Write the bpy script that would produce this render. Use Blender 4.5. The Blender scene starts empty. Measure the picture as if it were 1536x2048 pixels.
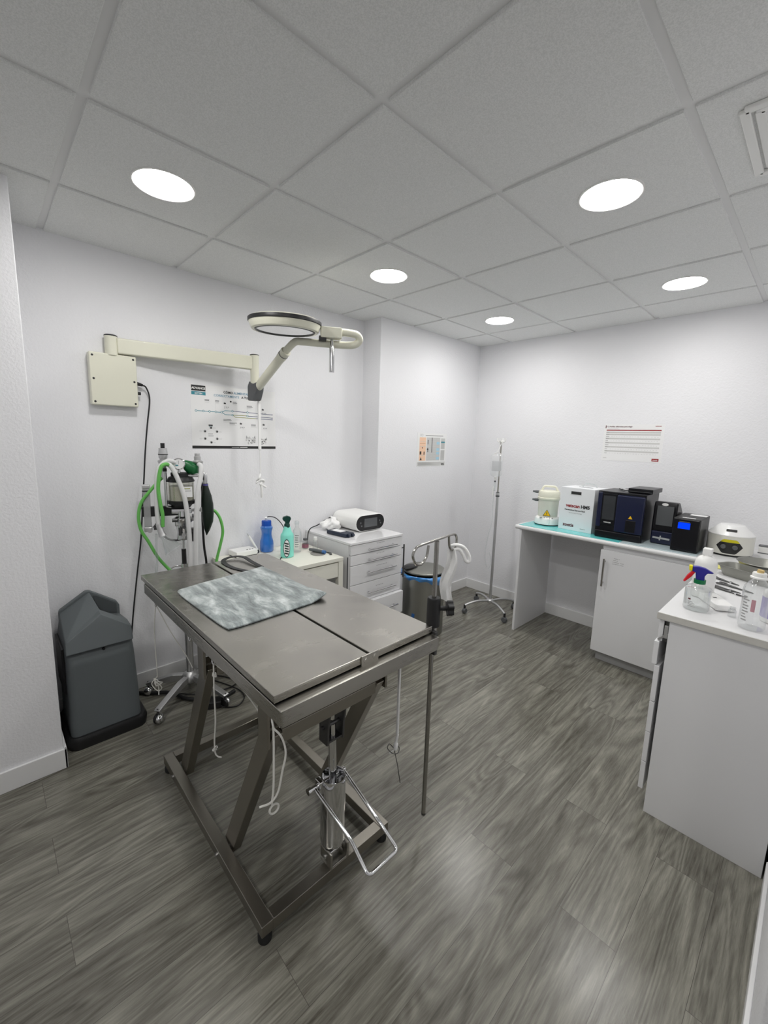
import bpy, bmesh, math, random
from mathutils import Vector, Matrix
random.seed(7)
S = bpy.context.scene
COL = S.collection
PI = math.pi

# ------------------------------------------------------------------ materials
def srgb(r, g, b):
    def f(c):
        c /= 255.0
        return c / 12.92 if c <= .04045 else ((c + .055) / 1.055) ** 2.4
    return (f(r), f(g), f(b), 1.0)

def new_mat(name):
    m = bpy.data.materials.new(name)
    m.use_nodes = True
    nt = m.node_tree
    return m, nt, nt.nodes['Principled BSDF']

def mat(name, col, rough=.5, metal=0.0, bump=None, var=0.0, spec=.5, coat=0.0, trans=0.0, alpha=1.0, ior=1.45):
    """plain procedural surface: colour with a little noise variation and optional bump (scale, strength)"""
    m, nt, p = new_mat(name)
    N, L = nt.nodes, nt.links
    p.inputs['Roughness'].default_value = rough
    p.inputs['Metallic'].default_value = metal
    p.inputs['Specular IOR Level'].default_value = spec
    p.inputs['Coat Weight'].default_value = coat
    p.inputs['Transmission Weight'].default_value = trans
    p.inputs['Alpha'].default_value = alpha
    p.inputs['IOR'].default_value = ior
    tc = N.new('ShaderNodeTexCoord')
    if var > 0:
        n = N.new('ShaderNodeTexNoise'); n.inputs['Scale'].default_value = 9
        n.inputs['Detail'].default_value = 4
        L.new(tc.outputs['Object'], n.inputs['Vector'])
        r = N.new('ShaderNodeMix'); r.data_type = 'RGBA'
        r.inputs[6].default_value = tuple(c * (1 - var) for c in col[:3]) + (1,)
        r.inputs[7].default_value = tuple(min(1, c * (1 + var)) for c in col[:3]) + (1,)
        L.new(n.outputs['Fac'], r.inputs[0]); L.new(r.outputs[2], p.inputs['Base Color'])
    else:
        p.inputs['Base Color'].default_value = col
    if bump:
        n = N.new('ShaderNodeTexNoise'); n.inputs['Scale'].default_value = bump[0]
        n.inputs['Detail'].default_value = 3
        L.new(tc.outputs['Object'], n.inputs['Vector'])
        b = N.new('ShaderNodeBump'); b.inputs['Strength'].default_value = bump[1]
        b.inputs['Distance'].default_value = bump[2] if len(bump) > 2 else .003
        L.new(n.outputs['Fac'], b.inputs['Height']); L.new(b.outputs['Normal'], p.inputs['Normal'])
    return m

def clear_mat(name, tint, gloss=.12, body=0.0, rough=.05):
    """thin clear plastic or glass: tinted see-through with a glossy skin and an optional milky body"""
    m = bpy.data.materials.new(name); m.use_nodes = True
    nt = m.node_tree; N, L = nt.nodes, nt.links; N.clear()
    out = N.new('ShaderNodeOutputMaterial')
    tr = N.new('ShaderNodeBsdfTransparent'); tr.inputs['Color'].default_value = tint
    df = N.new('ShaderNodeBsdfPrincipled'); df.inputs['Base Color'].default_value = tint; df.inputs['Roughness'].default_value = .4
    mx = N.new('ShaderNodeMixShader'); mx.inputs[0].default_value = body
    L.new(tr.outputs[0], mx.inputs[1]); L.new(df.outputs[0], mx.inputs[2])
    gl = N.new('ShaderNodeBsdfGlossy'); gl.inputs['Roughness'].default_value = rough
    lw = N.new('ShaderNodeLayerWeight'); lw.inputs['Blend'].default_value = .35
    mul = N.new('ShaderNodeMath'); mul.operation = 'MULTIPLY_ADD'
    mul.inputs[1].default_value = .7; mul.inputs[2].default_value = gloss * .4
    L.new(lw.outputs['Facing'], mul.inputs[0])
    pw = N.new('ShaderNodeMath'); pw.operation = 'MULTIPLY'; pw.inputs[1].default_value = gloss * 4
    L.new(mul.outputs[0], pw.inputs[0])
    m2 = N.new('ShaderNodeMixShader'); L.new(pw.outputs[0], m2.inputs[0])
    L.new(mx.outputs[0], m2.inputs[1]); L.new(gl.outputs[0], m2.inputs[2])
    L.new(m2.outputs[0], out.inputs['Surface'])
    return m

def emit_mat(name, col, strength):
    m = bpy.data.materials.new(name); m.use_nodes = True
    nt = m.node_tree; N, L = nt.nodes, nt.links; N.clear()
    out = N.new('ShaderNodeOutputMaterial'); e = N.new('ShaderNodeEmission')
    e.inputs['Color'].default_value = col; e.inputs['Strength'].default_value = strength
    L.new(e.outputs[0], out.inputs['Surface'])
    return m

def wall_mat():
    m, nt, p = new_mat('wall_paint'); N, L = nt.nodes, nt.links
    p.inputs['Base Color'].default_value = (.80, .80, .82, 1); p.inputs['Roughness'].default_value = .55
    p.inputs['Specular IOR Level'].default_value = .3
    tc = N.new('ShaderNodeTexCoord')
    n = N.new('ShaderNodeTexNoise'); n.inputs['Scale'].default_value = 95; n.inputs['Detail'].default_value = 3; n.inputs['Distortion'].default_value = .4
    L.new(tc.outputs['Object'], n.inputs['Vector'])
    b = N.new('ShaderNodeBump'); b.inputs['Strength'].default_value = .42; b.inputs['Distance'].default_value = .004
    L.new(n.outputs['Fac'], b.inputs['Height']); L.new(b.outputs['Normal'], p.inputs['Normal'])
    return m

def ceiling_mat():
    m, nt, p = new_mat('ceiling_tile'); N, L = nt.nodes, nt.links
    p.inputs['Roughness'].default_value = .9; p.inputs['Specular IOR Level'].default_value = .15
    tc = N.new('ShaderNodeTexCoord')
    n = N.new('ShaderNodeTexNoise'); n.inputs['Scale'].default_value = 320; n.inputs['Detail'].default_value = 2
    L.new(tc.outputs['Object'], n.inputs['Vector'])
    r = N.new('ShaderNodeValToRGB')
    r.color_ramp.elements[0].position = .36; r.color_ramp.elements[0].color = (.74, .75, .74, 1)
    r.color_ramp.elements[1].position = .62; r.color_ramp.elements[1].color = (.85, .855, .85, 1)
    L.new(n.outputs['Fac'], r.inputs[0]); L.new(r.outputs[0], p.inputs['Base Color'])
    b = N.new('ShaderNodeBump'); b.inputs['Strength'].default_value = .35; b.inputs['Distance'].default_value = .002
    L.new(n.outputs['Fac'], b.inputs['Height']); L.new(b.outputs['Normal'], p.inputs['Normal'])
    return m

def floor_mat():
    m, nt, p = new_mat('grey_oak_vinyl'); N, L = nt.nodes, nt.links
    tc = N.new('ShaderNodeTexCoord')
    sp = N.new('ShaderNodeSeparateXYZ'); L.new(tc.outputs['Object'], sp.inputs[0])
    cb = N.new('ShaderNodeCombineXYZ'); L.new(sp.outputs['Y'], cb.inputs['X']); L.new(sp.outputs['X'], cb.inputs['Y'])
    mp = N.new('ShaderNodeMapping'); mp.inputs['Location'].default_value = (.37, .06, 0); L.new(cb.outputs[0], mp.inputs[0])
    br = N.new('ShaderNodeTexBrick'); L.new(mp.outputs[0], br.inputs['Vector'])
    br.offset = .37; br.offset_frequency = 2; br.squash = 1
    br.inputs['Color1'].default_value = (0, 0, 0, 1); br.inputs['Color2'].default_value = (1, 1, 1, 1)
    br.inputs['Mortar'].default_value = (.5, .5, .5, 1)
    br.inputs['Scale'].default_value = 1; br.inputs['Mortar Size'].default_value = .0007
    br.inputs['Mortar Smooth'].default_value = .3; br.inputs['Bias'].default_value = 0
    br.inputs['Brick Width'].default_value = 1.22; br.inputs['Row Height'].default_value = .18
    # every plank gets its own piece of grain
    off = N.new('ShaderNodeVectorMath'); off.operation = 'SCALE'; off.inputs['Scale'].default_value = 13.0
    L.new(br.outputs['Color'], off.inputs[0])
    add = N.new('ShaderNodeVectorMath'); add.operation = 'ADD'
    L.new(mp.outputs[0], add.inputs[0]); L.new(off.outputs[0], add.inputs[1])
    def stretched(sx, sy, scale, detail, dist, rough=.5):
        q = N.new('ShaderNodeMapping'); q.inputs['Scale'].default_value = (sx, sy, 1); L.new(add.outputs[0], q.inputs[0])
        n = N.new('ShaderNodeTexNoise'); n.inputs['Scale'].default_value = scale
        n.inputs['Detail'].default_value = detail; n.inputs['Distortion'].default_value = dist
        n.inputs['Roughness'].default_value = rough
        L.new(q.outputs[0], n.inputs['Vector']); return n
    fine = stretched(2.2, 46, 2.4, 6, .6, .65)
    broad = stretched(.9, 7.0, 2.0, 4, 1.4)
    pores = stretched(9, 130, 2.0, 4, .3, .6)
    # cathedral rings
    q = N.new('ShaderNodeMapping'); q.inputs['Scale'].default_value = (.55, 5.2, 1); L.new(add.outputs[0], q.inputs[0])
    ring = N.new('ShaderNodeTexNoise'); ring.inputs['Scale'].default_value = 1.6; ring.inputs['Detail'].default_value = 1.5
    ring.inputs['Distortion'].default_value = .6
    L.new(q.outputs[0], ring.inputs['Vector'])
    rs = N.new('ShaderNodeMath'); rs.operation = 'MULTIPLY'; rs.inputs[1].default_value = 75; L.new(ring.outputs['Fac'], rs.inputs[0])
    si = N.new('ShaderNodeMath'); si.operation = 'SINE'; L.new(rs.outputs[0], si.inputs[0])
    def madd(a, k, c):
        x = N.new('ShaderNodeMath'); x.operation = 'MULTIPLY_ADD'; x.inputs[1].default_value = k
        L.new(a, x.inputs[0])
        if isinstance(c, float): x.inputs[2].default_value = c
        else: L.new(c, x.inputs[2])
        return x.outputs[0]
    f = madd(fine.outputs['Fac'], .42, -.40)
    f = madd(broad.outputs['Fac'], .80, f)
    f = madd(si.outputs[0], .085, f)
    f = madd(pores.outputs['Fac'], .52, f)
    f = madd(br.outputs['Color'], .13, f)
    r = N.new('ShaderNodeValToRGB'); e = r.color_ramp.elements
    e[0].position = .22; e[0].color = srgb(78, 75, 67)
    e[1].position = .92; e[1].color = srgb(154, 152, 141)
    k = e.new(.52); k.color = srgb(113, 111, 102)
    L.new(f, r.inputs[0])
    mx = N.new('ShaderNodeMix'); mx.data_type = 'RGBA'; mx.inputs[7].default_value = srgb(74, 71, 66)
    L.new(br.outputs['Fac'], mx.inputs[0]); L.new(r.outputs[0], mx.inputs[6])
    L.new(mx.outputs[2], p.inputs['Base Color'])
    rr = N.new('ShaderNodeMapRange'); rr.inputs[3].default_value = .29; rr.inputs[4].default_value = .21
    L.new(fine.outputs['Fac'], rr.inputs[0]); L.new(rr.outputs[0], p.inputs['Roughness'])
    p.inputs['Specular IOR Level'].default_value = .5
    b = N.new('ShaderNodeBump'); b.inputs['Strength'].default_value = .10; b.inputs['Distance'].default_value = .002
    L.new(f, b.inputs['Height']); L.new(b.outputs['Normal'], p.inputs['Normal'])
    return m

def steel_mat(name, base, rough, sx=1, sy=1, smear=False):
    m, nt, p = new_mat(name); N, L = nt.nodes, nt.links
    p.inputs['Metallic'].default_value = 1
    tc = N.new('ShaderNodeTexCoord'); mp = N.new('ShaderNodeMapping'); mp.inputs['Scale'].default_value = (sx, sy, 16)
    L.new(tc.outputs['Object'], mp.inputs[0])
    n = N.new('ShaderNodeTexNoise'); n.inputs['Scale'].default_value = 12; n.inputs['Detail'].default_value = 4
    L.new(mp.outputs[0], n.inputs['Vector'])
    n2 = N.new('ShaderNodeTexNoise'); n2.inputs['Scale'].default_value = 3.2; n2.inputs['Detail'].default_value = 5
    n2.inputs['Distortion'].default_value = 2.2 if smear else .5
    L.new(tc.outputs['Object'], n2.inputs['Vector'])
    a = N.new('ShaderNodeMath'); a.operation = 'MULTIPLY_ADD'; a.inputs[1].default_value = .05; a.inputs[2].default_value = rough - .025
    L.new(n.outputs['Fac'], a.inputs[0])
    a2 = N.new('ShaderNodeMath'); a2.operation = 'MULTIPLY_ADD'; a2.inputs[1].default_value = .22 if smear else .08
    L.new(n2.outputs['Fac'], a2.inputs[0]); L.new(a.outputs[0], a2.inputs[2])
    a3 = N.new('ShaderNodeMath'); a3.operation = 'SUBTRACT'; a3.inputs[1].default_value = .11 if smear else .04
    L.new(a2.outputs[0], a3.inputs[0]); L.new(a3.outputs[0], p.inputs['Roughness'])
    r = N.new('ShaderNodeMix'); r.data_type = 'RGBA'
    r.inputs[6].default_value = tuple(c * .84 for c in base[:3]) + (1,); r.inputs[7].default_value = tuple(min(1, c * 1.12) for c in base[:3]) + (1,)
    L.new(n2.outputs['Fac'], r.inputs[0]); L.new(r.outputs[2], p.inputs['Base Color'])
    return m

def velvet_mat():
    m, nt, p = new_mat('crushed_velvet'); N, L = nt.nodes, nt.links
    tc = N.new('ShaderNodeTexCoord'); mp = N.new('ShaderNodeMapping'); mp.inputs['Rotation'].default_value = (0, 0, -.85); mp.inputs['Scale'].default_value = (.8, 2.6, 1)
    L.new(tc.outputs['Object'], mp.inputs[0])
    n = N.new('ShaderNodeTexNoise'); n.inputs['Scale'].default_value = 8; n.inputs['Detail'].default_value = 9
    n.inputs['Roughness'].default_value = .68; n.inputs['Distortion'].default_value = .35
    L.new(mp.outputs[0], n.inputs['Vector'])
    r = N.new('ShaderNodeValToRGB'); e = r.color_ramp.elements
    e[0].position = .33; e[0].color = srgb(80, 88, 89); e[1].position = .70; e[1].color = srgb(206, 212, 211)
    k = e.new(.5); k.color = srgb(136, 145, 145)
    L.new(n.outputs['Fac'], r.inputs[0]); L.new(r.outputs[0], p.inputs['Base Color'])
    p.inputs['Roughness'].default_value = .85; p.inputs['Sheen Weight'].default_value = .4
    b = N.new('ShaderNodeBump'); b.inputs['Strength'].default_value = .7; b.inputs['Distance'].default_value = .01
    L.new(n.outputs['Fac'], b.inputs['Height']); L.new(b.outputs['Normal'], p.inputs['Normal'])
    return m

WALL = wall_mat(); CEIL = ceiling_mat(); FLOOR = floor_mat()
TEE = mat('ceiling_tee', (.80, .80, .80, 1), .6)
TRIM = mat('white_baseboard', (.78, .78, .78, 1), .4, var=.02)
LED = emit_mat('led_diffuser', (1, .985, .96, 1), 46.0)
WHITE = mat('white_lacquer', (.76, .76, .77, 1), .32, var=.02)
WHITEM = mat('white_melamine', (.74, .74, .75, 1), .45, bump=(400, .06))
WPLAST = mat('white_plastic', (.84, .84, .82, 1), .35)
CREAM = mat('cream_enamel', srgb(222, 221, 204), .32, coat=.2)
BLACK = mat('black_plastic', (.012, .012, .013, 1), .42)
RUBBER = mat('black_rubber', (.014, .014, .014, 1), .7)
DGREY = mat('dark_grey_plastic', srgb(92, 94, 96), .5)
SLATE = mat('slate_grey_plastic', srgb(96, 102, 104), .55, bump=(500, .1))
SLATE_SHADE = mat('slate_recess_shade', srgb(74, 78, 80), .6)  # slate darkened to paint the shade inside the hand grip
STEEL = steel_mat('brushed_stainless', (.42, .405, .37), .28, 1, 1)
TOPSTEEL = steel_mat('smeared_table_steel', (.47, .45, .41), .25, 40, 1, smear=True)
TUBESTEEL = mat('stainless_tube', (.31, .29, .255, 1), .30, metal=1.0, var=.05)
ROD = mat('polished_rod', (.36, .35, .33, 1), .22, metal=1.0)
CHROME = steel_mat('chrome', (.72, .72, .73), .10)
ALU = mat('satin_aluminium', (.58, .58, .58, 1), .38, metal=.9)
DMETAL = mat('dark_metal', (.10, .10, .10, 1), .4, metal=.8)
VELVET = velvet_mat()
GREEN = mat('green_hose', srgb(106, 184, 90), .35, spec=.5)
DGREEN = mat('green_rubber', srgb(6, 92, 44), .35)
BAGGREEN = mat('black_green_rubber', srgb(8, 26, 16), .35)
CORR = mat('milky_hose', (.80, .80, .80, 1), .4, alpha=.75)
CLEAR = clear_mat('clear_plastic', (.93, .95, .95, 1), .16, .10)
CLEARB = clear_mat('clear_bottle', (.965, .975, .975, 1), .20, .06)
MILKY = clear_mat('milky_plastic', (.93, .93, .94, 1), .14, .45)
SMOKE = clear_mat('smoky_glass', (.86, .86, .80, 1), .25, .12)
BLUEC = clear_mat('blue_bottle', (.006, .19, .70, 1), .16, .75)
BLUEBAG = clear_mat('blue_bag', (.02, .30, .82, 1), .18, .75, .2)
PAPER = mat('paper', (.82, .82, .82, 1), .6)
CLOTH = mat('white_gauze', (.86, .86, .85, 1), .85, bump=(260, .3))
STRING = mat('white_cord', (.70, .69, .65, 1), .8)
INK = mat('ink_black', (.02, .02, .02, 1), .6)
INKG = mat('ink_grey', (.36, .36, .36, 1), .6)
INKLG = mat('ink_light_grey', (.60, .60, .60, 1), .6)
TEAL = mat('ink_teal', srgb(62, 138, 152), .6)
INKBLUE = mat('ink_pale_blue', srgb(112, 156, 180), .6)
OLIVE = mat('ink_olive', srgb(140, 146, 48), .6)
NAVYI = mat('ink_navy', srgb(52, 62, 110), .6)
RED = mat('red_print', srgb(150, 22, 30), .5)
MAROON = mat('maroon_print', srgb(88, 24, 32), .6)
ORANGE = mat('orange_print', srgb(240, 202, 172), .6)
YELLOW = mat('yellow_print', srgb(246, 190, 16), .5)
LGREYP = mat('light_grey_print', srgb(200, 200, 198), .6)
LBLUEP = mat('light_blue_print', srgb(170, 208, 226), .6)
NAVY = mat('navy_plastic', srgb(12, 20, 52), .3, coat=.2)
SCREEN = mat('dark_screen', (.035, .038, .042, 1), .14)
SCREENG = mat('grey_screen', (.10, .105, .11, 1), .2)
LCD = emit_mat('blue_lcd', srgb(6, 66, 255), .62)
TEALMAT = mat('teal_mat', srgb(96, 196, 196), .25, coat=.5)
PALEGLASS = mat('pale_glass', srgb(196, 212, 216), .12, coat=.6)
TURQ = mat('turquoise_plastic', srgb(138, 226, 210), .35)
DKTEAL = mat('dark_green_trigger', srgb(14, 62, 54), .35)
BLUEP = mat('blue_plastic', srgb(40, 34, 140), .35)
REDP = mat('red_plastic', srgb(206, 16, 34), .35)
YELP = mat('yellow_plastic', srgb(232, 222, 20), .4)
GRNP = mat('green_plastic', srgb(8, 112, 66), .4)
CORK = mat('cork_stopper', srgb(205, 178, 120), .7)
PURPLE = mat('violet_print', srgb(168, 160, 206), .5)
PINK = mat('pink_print', srgb(196, 150, 158), .5)
YPAPER = mat('yellow_paper', srgb(226, 220, 130), .6)
TIN = steel_mat('dull_tray_steel', (.34, .34, .31), .42)

# ------------------------------------------------------------------ mesh building
WM = {}
def wmat(o):
    return WM.get(o.name, Matrix.Identity(4))

def thing(name, label, cat, loc=(0, 0, 0), rz=0, group=None):
    o = bpy.data.objects.new(name, None); COL.objects.link(o)
    o.empty_display_size = .05
    o.location = loc; o.rotation_euler = (0, 0, rz)
    o['label'] = label; o['category'] = cat
    if group: o['group'] = group
    WM[o.name] = Matrix.Translation(Vector(loc)) @ Matrix.Rotation(rz, 4, 'Z')
    return o

def tag(o, label, cat, group=None):
    o['label'] = label; o['category'] = cat
    if group: o['group'] = group
    return o

def spline(pts, n=8, closed=False):
    P = [Vector(p) for p in pts]
    if len(P) < 3: return P
    out = []
    m = len(P)
    rng = range(m) if closed else range(m - 1)
    for i in rng:
        if closed: a, b, c, d = P[(i - 1) % m], P[i], P[(i + 1) % m], P[(i + 2) % m]
        else:
            b, c = P[i], P[i + 1]
            a = P[i - 1] if i > 0 else b * 2 - c
            d = P[i + 2] if i + 2 < m else c * 2 - b
        for k in range(n):
            t = k / n
            out.append(.5 * ((2 * b) + (c - a) * t + (2 * a - 5 * b + 4 * c - d) * t * t + (3 * b - a - 3 * c + d) * t ** 3))
    if not closed: out.append(P[-1])
    return out

def fillet(pts, r, n=6):
    """polyline with rounded corners"""
    P = [Vector(p) for p in pts]; out = [P[0]]
    for i in range(1, len(P) - 1):
        a, b, c = P[i - 1], P[i], P[i + 1]
        u = (a - b).normalized(); v = (c - b).normalized()
        d = min(r, (a - b).length * .49, (c - b).length * .49)
        s, e = b + u * d, b + v * d
        for k in range(n + 1):
            t = k / n
            out.append((1 - t) ** 2 * s + 2 * t * (1 - t) * b + t * t * e)
    out.append(P[-1]); return out

class MB:
    def __init__(self):
        self.bm = bmesh.new(); self.mats = []
    def mi(self, m):
        if m not in self.mats: self.mats.append(m)
        return self.mats.index(m)
    def _merge(self, tmp, m, M=None):
        i = self.mi(m)
        if M is not None: bmesh.ops.transform(tmp, matrix=M, verts=tmp.verts)
        vm = {}
        for v in tmp.verts: vm[v] = self.bm.verts.new(v.co)
        for f in tmp.faces:
            try:
                g = self.bm.faces.new([vm[v] for v in f.verts]); g.material_index = i
            except ValueError: pass
        tmp.free()
    def box(self, x0, x1, y0, y1, z0, z1, m, bev=0.0, seg=2, M=None):
        t = bmesh.new()
        V = [t.verts.new(p) for p in ((x0, y0, z0), (x1, y0, z0), (x1, y1, z0), (x0, y1, z0), (x0, y0, z1), (x1, y0, z1), (x1, y1, z1), (x0, y1, z1))]
        for q in ((3, 2, 1, 0), (4, 5, 6, 7), (0, 1, 5, 4), (1, 2, 6, 5), (2, 3, 7, 6), (3, 0, 4, 7)):
            t.faces.new([V[k] for k in q])
        if bev: bmesh.ops.bevel(t, geom=t.edges[:], offset=bev, segments=seg, profile=.5, affect='EDGES')
        self._merge(t, m, M); return self
    def tube(self, pts, r, m, seg=10, closed=False, cap=True):
        P = [Vector(p) for p in pts]
        n = len(P)
        R = r if isinstance(r, (list, tuple)) else [r] * n
        T = []
        for i in range(n):
            if closed: d = P[(i + 1) % n] - P[i - 1]
            else: d = P[min(i + 1, n - 1)] - P[max(i - 1, 0)]
            T.append(d.normalized() if d.length > 1e-9 else Vector((0, 0, 1)))
        up = Vector((0, 0, 1)) if abs(T[0].z) < .9 else Vector((1, 0, 0))
        nrm = (up - T[0] * up.dot(T[0])).normalized()
        t = bmesh.new(); rings = []
        for i in range(n):
            nrm = (nrm - T[i] * nrm.dot(T[i]))
            nrm = nrm.normalized() if nrm.length > 1e-9 else T[i].orthogonal().normalized()
            bi = T[i].cross(nrm)
            rings.append([t.verts.new(P[i] + (nrm * math.cos(2 * PI * k / seg) + bi * math.sin(2 * PI * k / seg)) * R[i]) for k in range(seg)])
        for i in range(n if closed else n - 1):
            a, b = rings[i], rings[(i + 1) % n]
            for k in range(seg): t.faces.new((a[k], a[(k + 1) % seg], b[(k + 1) % seg], b[k]))
        if cap and not closed:
            t.faces.new(rings[0][::-1]); t.faces.new(rings[-1])
        bmesh.ops.recalc_face_normals(t, faces=t.faces[:])
        self._merge(t, m); return self
    def cyl(self, a, b, r, m, r2=None, seg=24):
        return self.tube([a, b], [r, r if r2 is None else r2], m, seg)
    def bar(self, a, b, w, h, m, side=(0, 1, 0), bev=.002):
        """square bar from a to b, w along 'side', h across it"""
        a, b = Vector(a), Vector(b); d = (b - a); L = d.length; d.normalize()
        s = Vector(side); s = (s - d * s.dot(d)).normalized(); u = d.cross(s)
        M = Matrix.Translation(a) @ Matrix((d, s, u)).transposed().to_4x4()
        return self.box(0, L, -w / 2, w / 2, -h / 2, h / 2, m, bev, 2, M)
    def lathe(self, prof, m, c=(0, 0, 0), seg=32, M=None, sx=1, sy=1):
        t = bmesh.new(); rings = []
        for r, z in prof:
            if r < 1e-6: rings.append([t.verts.new((0, 0, z))])
            else: rings.append([t.verts.new((r * sx * math.cos(2 * PI * k / seg), r * sy * math.sin(2 * PI * k / seg), z)) for k in range(seg)])
        for a, b in zip(rings, rings[1:]):
            for k in range(seg):
                k2 = (k + 1) % seg
                if len(a) == 1 and len(b) > 1: t.faces.new((a[0], b[k], b[k2]))
                elif len(b) == 1 and len(a) > 1: t.faces.new((a[k], a[k2], b[0]))
                elif len(a) > 1: t.faces.new((a[k], a[k2], b[k2], b[k]))
        bmesh.ops.recalc_face_normals(t, faces=t.faces[:])
        MM = Matrix.Translation(Vector(c))
        if M is not None: MM = MM @ M
        self._merge(t, m, MM); return self
    def prism(self, poly, h0, h1, m, axis='z', bev=0.0, M=None, seg=2):
        """extrude a 2D outline; axis x: (y,z), axis y: (x,z), axis z: (x,y)"""
        t = bmesh.new()
        def at(p, h):
            if axis == 'x': return (h, p[0], p[1])
            if axis == 'y': return (p[0], h, p[1])
            return (p[0], p[1], h)
        A = [t.verts.new(at(p, h0)) for p in poly]; B = [t.verts.new(at(p, h1)) for p in poly]
        n = len(poly)
        for i in range(n): t.faces.new((A[i], A[(i + 1) % n], B[(i + 1) % n], B[i]))
        t.faces.new(A[::-1]); t.faces.new(B)
        bmesh.ops.recalc_face_normals(t, faces=t.faces[:])
        if bev: bmesh.ops.bevel(t, geom=t.edges[:], offset=bev, segments=seg, profile=.5, affect='EDGES')
        self._merge(t, m, M); return self
    def quad(self, pts, m):
        t = bmesh.new(); t.faces.new([t.verts.new(p) for p in pts]); self._merge(t, m); return self
    def grid(self, fn, nu, nv, m, M=None):
        t = bmesh.new()
        V = [[t.verts.new(fn(i / nu, j / nv)) for j in range(nv + 1)] for i in range(nu + 1)]
        for i in range(nu):
            for j in range(nv): t.faces.new((V[i][j], V[i + 1][j], V[i + 1][j + 1], V[i][j + 1]))
        self._merge(t, m, M); return self
    def text(self, s, size, o, xd, yd, m, align='LEFT', bold=0.0, extr=.0):
        cu = bpy.data.curves.new('t', 'FONT'); cu.body = s; cu.size = size; cu.align_x = align; cu.offset = bold; cu.extrude = extr
        cu.resolution_u = 2
        ob = bpy.data.objects.new('t', cu); COL.objects.link(ob)
        dg = bpy.context.evaluated_depsgraph_get(); dg.update()
        me = bpy.data.meshes.new_from_object(ob.evaluated_get(dg))
        t = bmesh.new(); t.from_mesh(me)
        bpy.data.objects.remove(ob); bpy.data.curves.remove(cu); bpy.data.meshes.remove(me)
        xd, yd = Vector(xd).normalized(), Vector(yd).normalized()
        M = Matrix.Translation(Vector(o)) @ Matrix((xd, yd, xd.cross(yd))).transposed().to_4x4()
        self._merge(t, m, M); return self
    def build(self, name, parent=None, world=True, ang=50, kind=None):
        me = bpy.data.meshes.new(name)
        if world and parent is not None:
            bmesh.ops.transform(self.bm, matrix=wmat(parent).inverted(), verts=self.bm.verts)
        self.bm.to_mesh(me); self.bm.free()
        for m in self.mats: me.materials.append(m)
        for p in me.polygons: p.use_smooth = True
        me.set_sharp_from_angle(angle=math.radians(ang))
        o = bpy.data.objects.new(name, me); COL.objects.link(o)
        if parent is not None:
            o.parent = parent; WM[o.name] = wmat(parent)
        if kind: o['kind'] = kind
        w = o.modifiers.new('weighted_normal', 'WEIGHTED_NORMAL'); w.keep_sharp = True; w.weight = 80
        return o

def single(name, mb, label, cat, base, group=None):
    """a thing that is one mesh, its origin moved to its base point"""
    bmesh.ops.translate(mb.bm, vec=-Vector(base), verts=mb.bm.verts)
    o = mb.build(name); o.location = base
    WM[o.name] = Matrix.Translation(Vector(base))
    return tag(o, label, cat, group)

def ring(cx, cy, z, r, n=24, a0=0, a1=2 * PI):
    return [(cx + r * math.cos(a0 + (a1 - a0) * k / n), cy + r * math.sin(a0 + (a1 - a0) * k / n), z) for k in range(n + 1)]

# ------------------------------------------------------------------ the room
H = 2.489
XL, XB, YB = -.205, 2.79, 2.795        # poster wall, far right wall, back wall
YJ, XP, YP = 1.44, .262, -.733         # jog in the left wall, pier face, pier edge
XN = 2.585                             # near right wall
MB().box(-.4, 4.2, -2.7, 3.0, -.1, 0, FLOOR).build('floor', kind='structure')
MB().box(XL - .15, XL, YP - .02, YJ, 0, H + .1, WALL).build('wall_left', kind='structure')
MB().box(XL - .15, 0, YJ, YB + .15, 0, H + .1, WALL, .004).build('wall_far_left', kind='structure')
MB().box(XL - .15, XP, -2.7, YP, 0, H + .1, WALL, .004).build('wall_near_left', kind='structure')
MB().box(0, XB + .15, YB, YB + .15, 0, H + .1, WALL).build('wall_back', kind='structure')
MB().box(XB, XB + .15, 1.06, YB, 0, H + .1, WALL).build('wall_right', kind='structure')
MB().box(XN, XB + .15, .12, 1.06, 0, H + .1, WALL, .004).build('wall_near_right', kind='structure')
MB().box(4.05, 4.2, -2.7, .12, 0, H + .1, WALL).build('wall_far_right', kind='structure')
MB().box(XB + .15, 4.2, .12, .27, 0, H + .1, WALL).build('wall_side_right', kind='structure')
MB().box(XP, 4.2, -2.7, -2.55, 0, H + .1, WALL).build('wall_front', kind='structure')

def skirting(name, x0, x1, y0, y1):
    MB().box(x0, x1, y0, y1, 0, .098, TRIM, .003).build(name, kind='structure')
skirting('baseboard_left', XL, XL + .012, YP, YJ)
skirting('baseboard_far_left', 0, .012, YJ - .012, YB)
skirting('baseboard_near_left', XP, XP + .012, -2.55, YP + .012)
skirting('baseboard_pier', XL, XP + .012, YP, YP + .012)
skirting('baseboard_jog', XL, .012, YJ - .012, YJ)
skirting('baseboard_back', .012, 2.1, YB - .012, YB)
MB().box(XN - .012, XN, .12, 1.02, 0, .098, TRIM, .003).build('baseboard_near_right', kind='structure')

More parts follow.
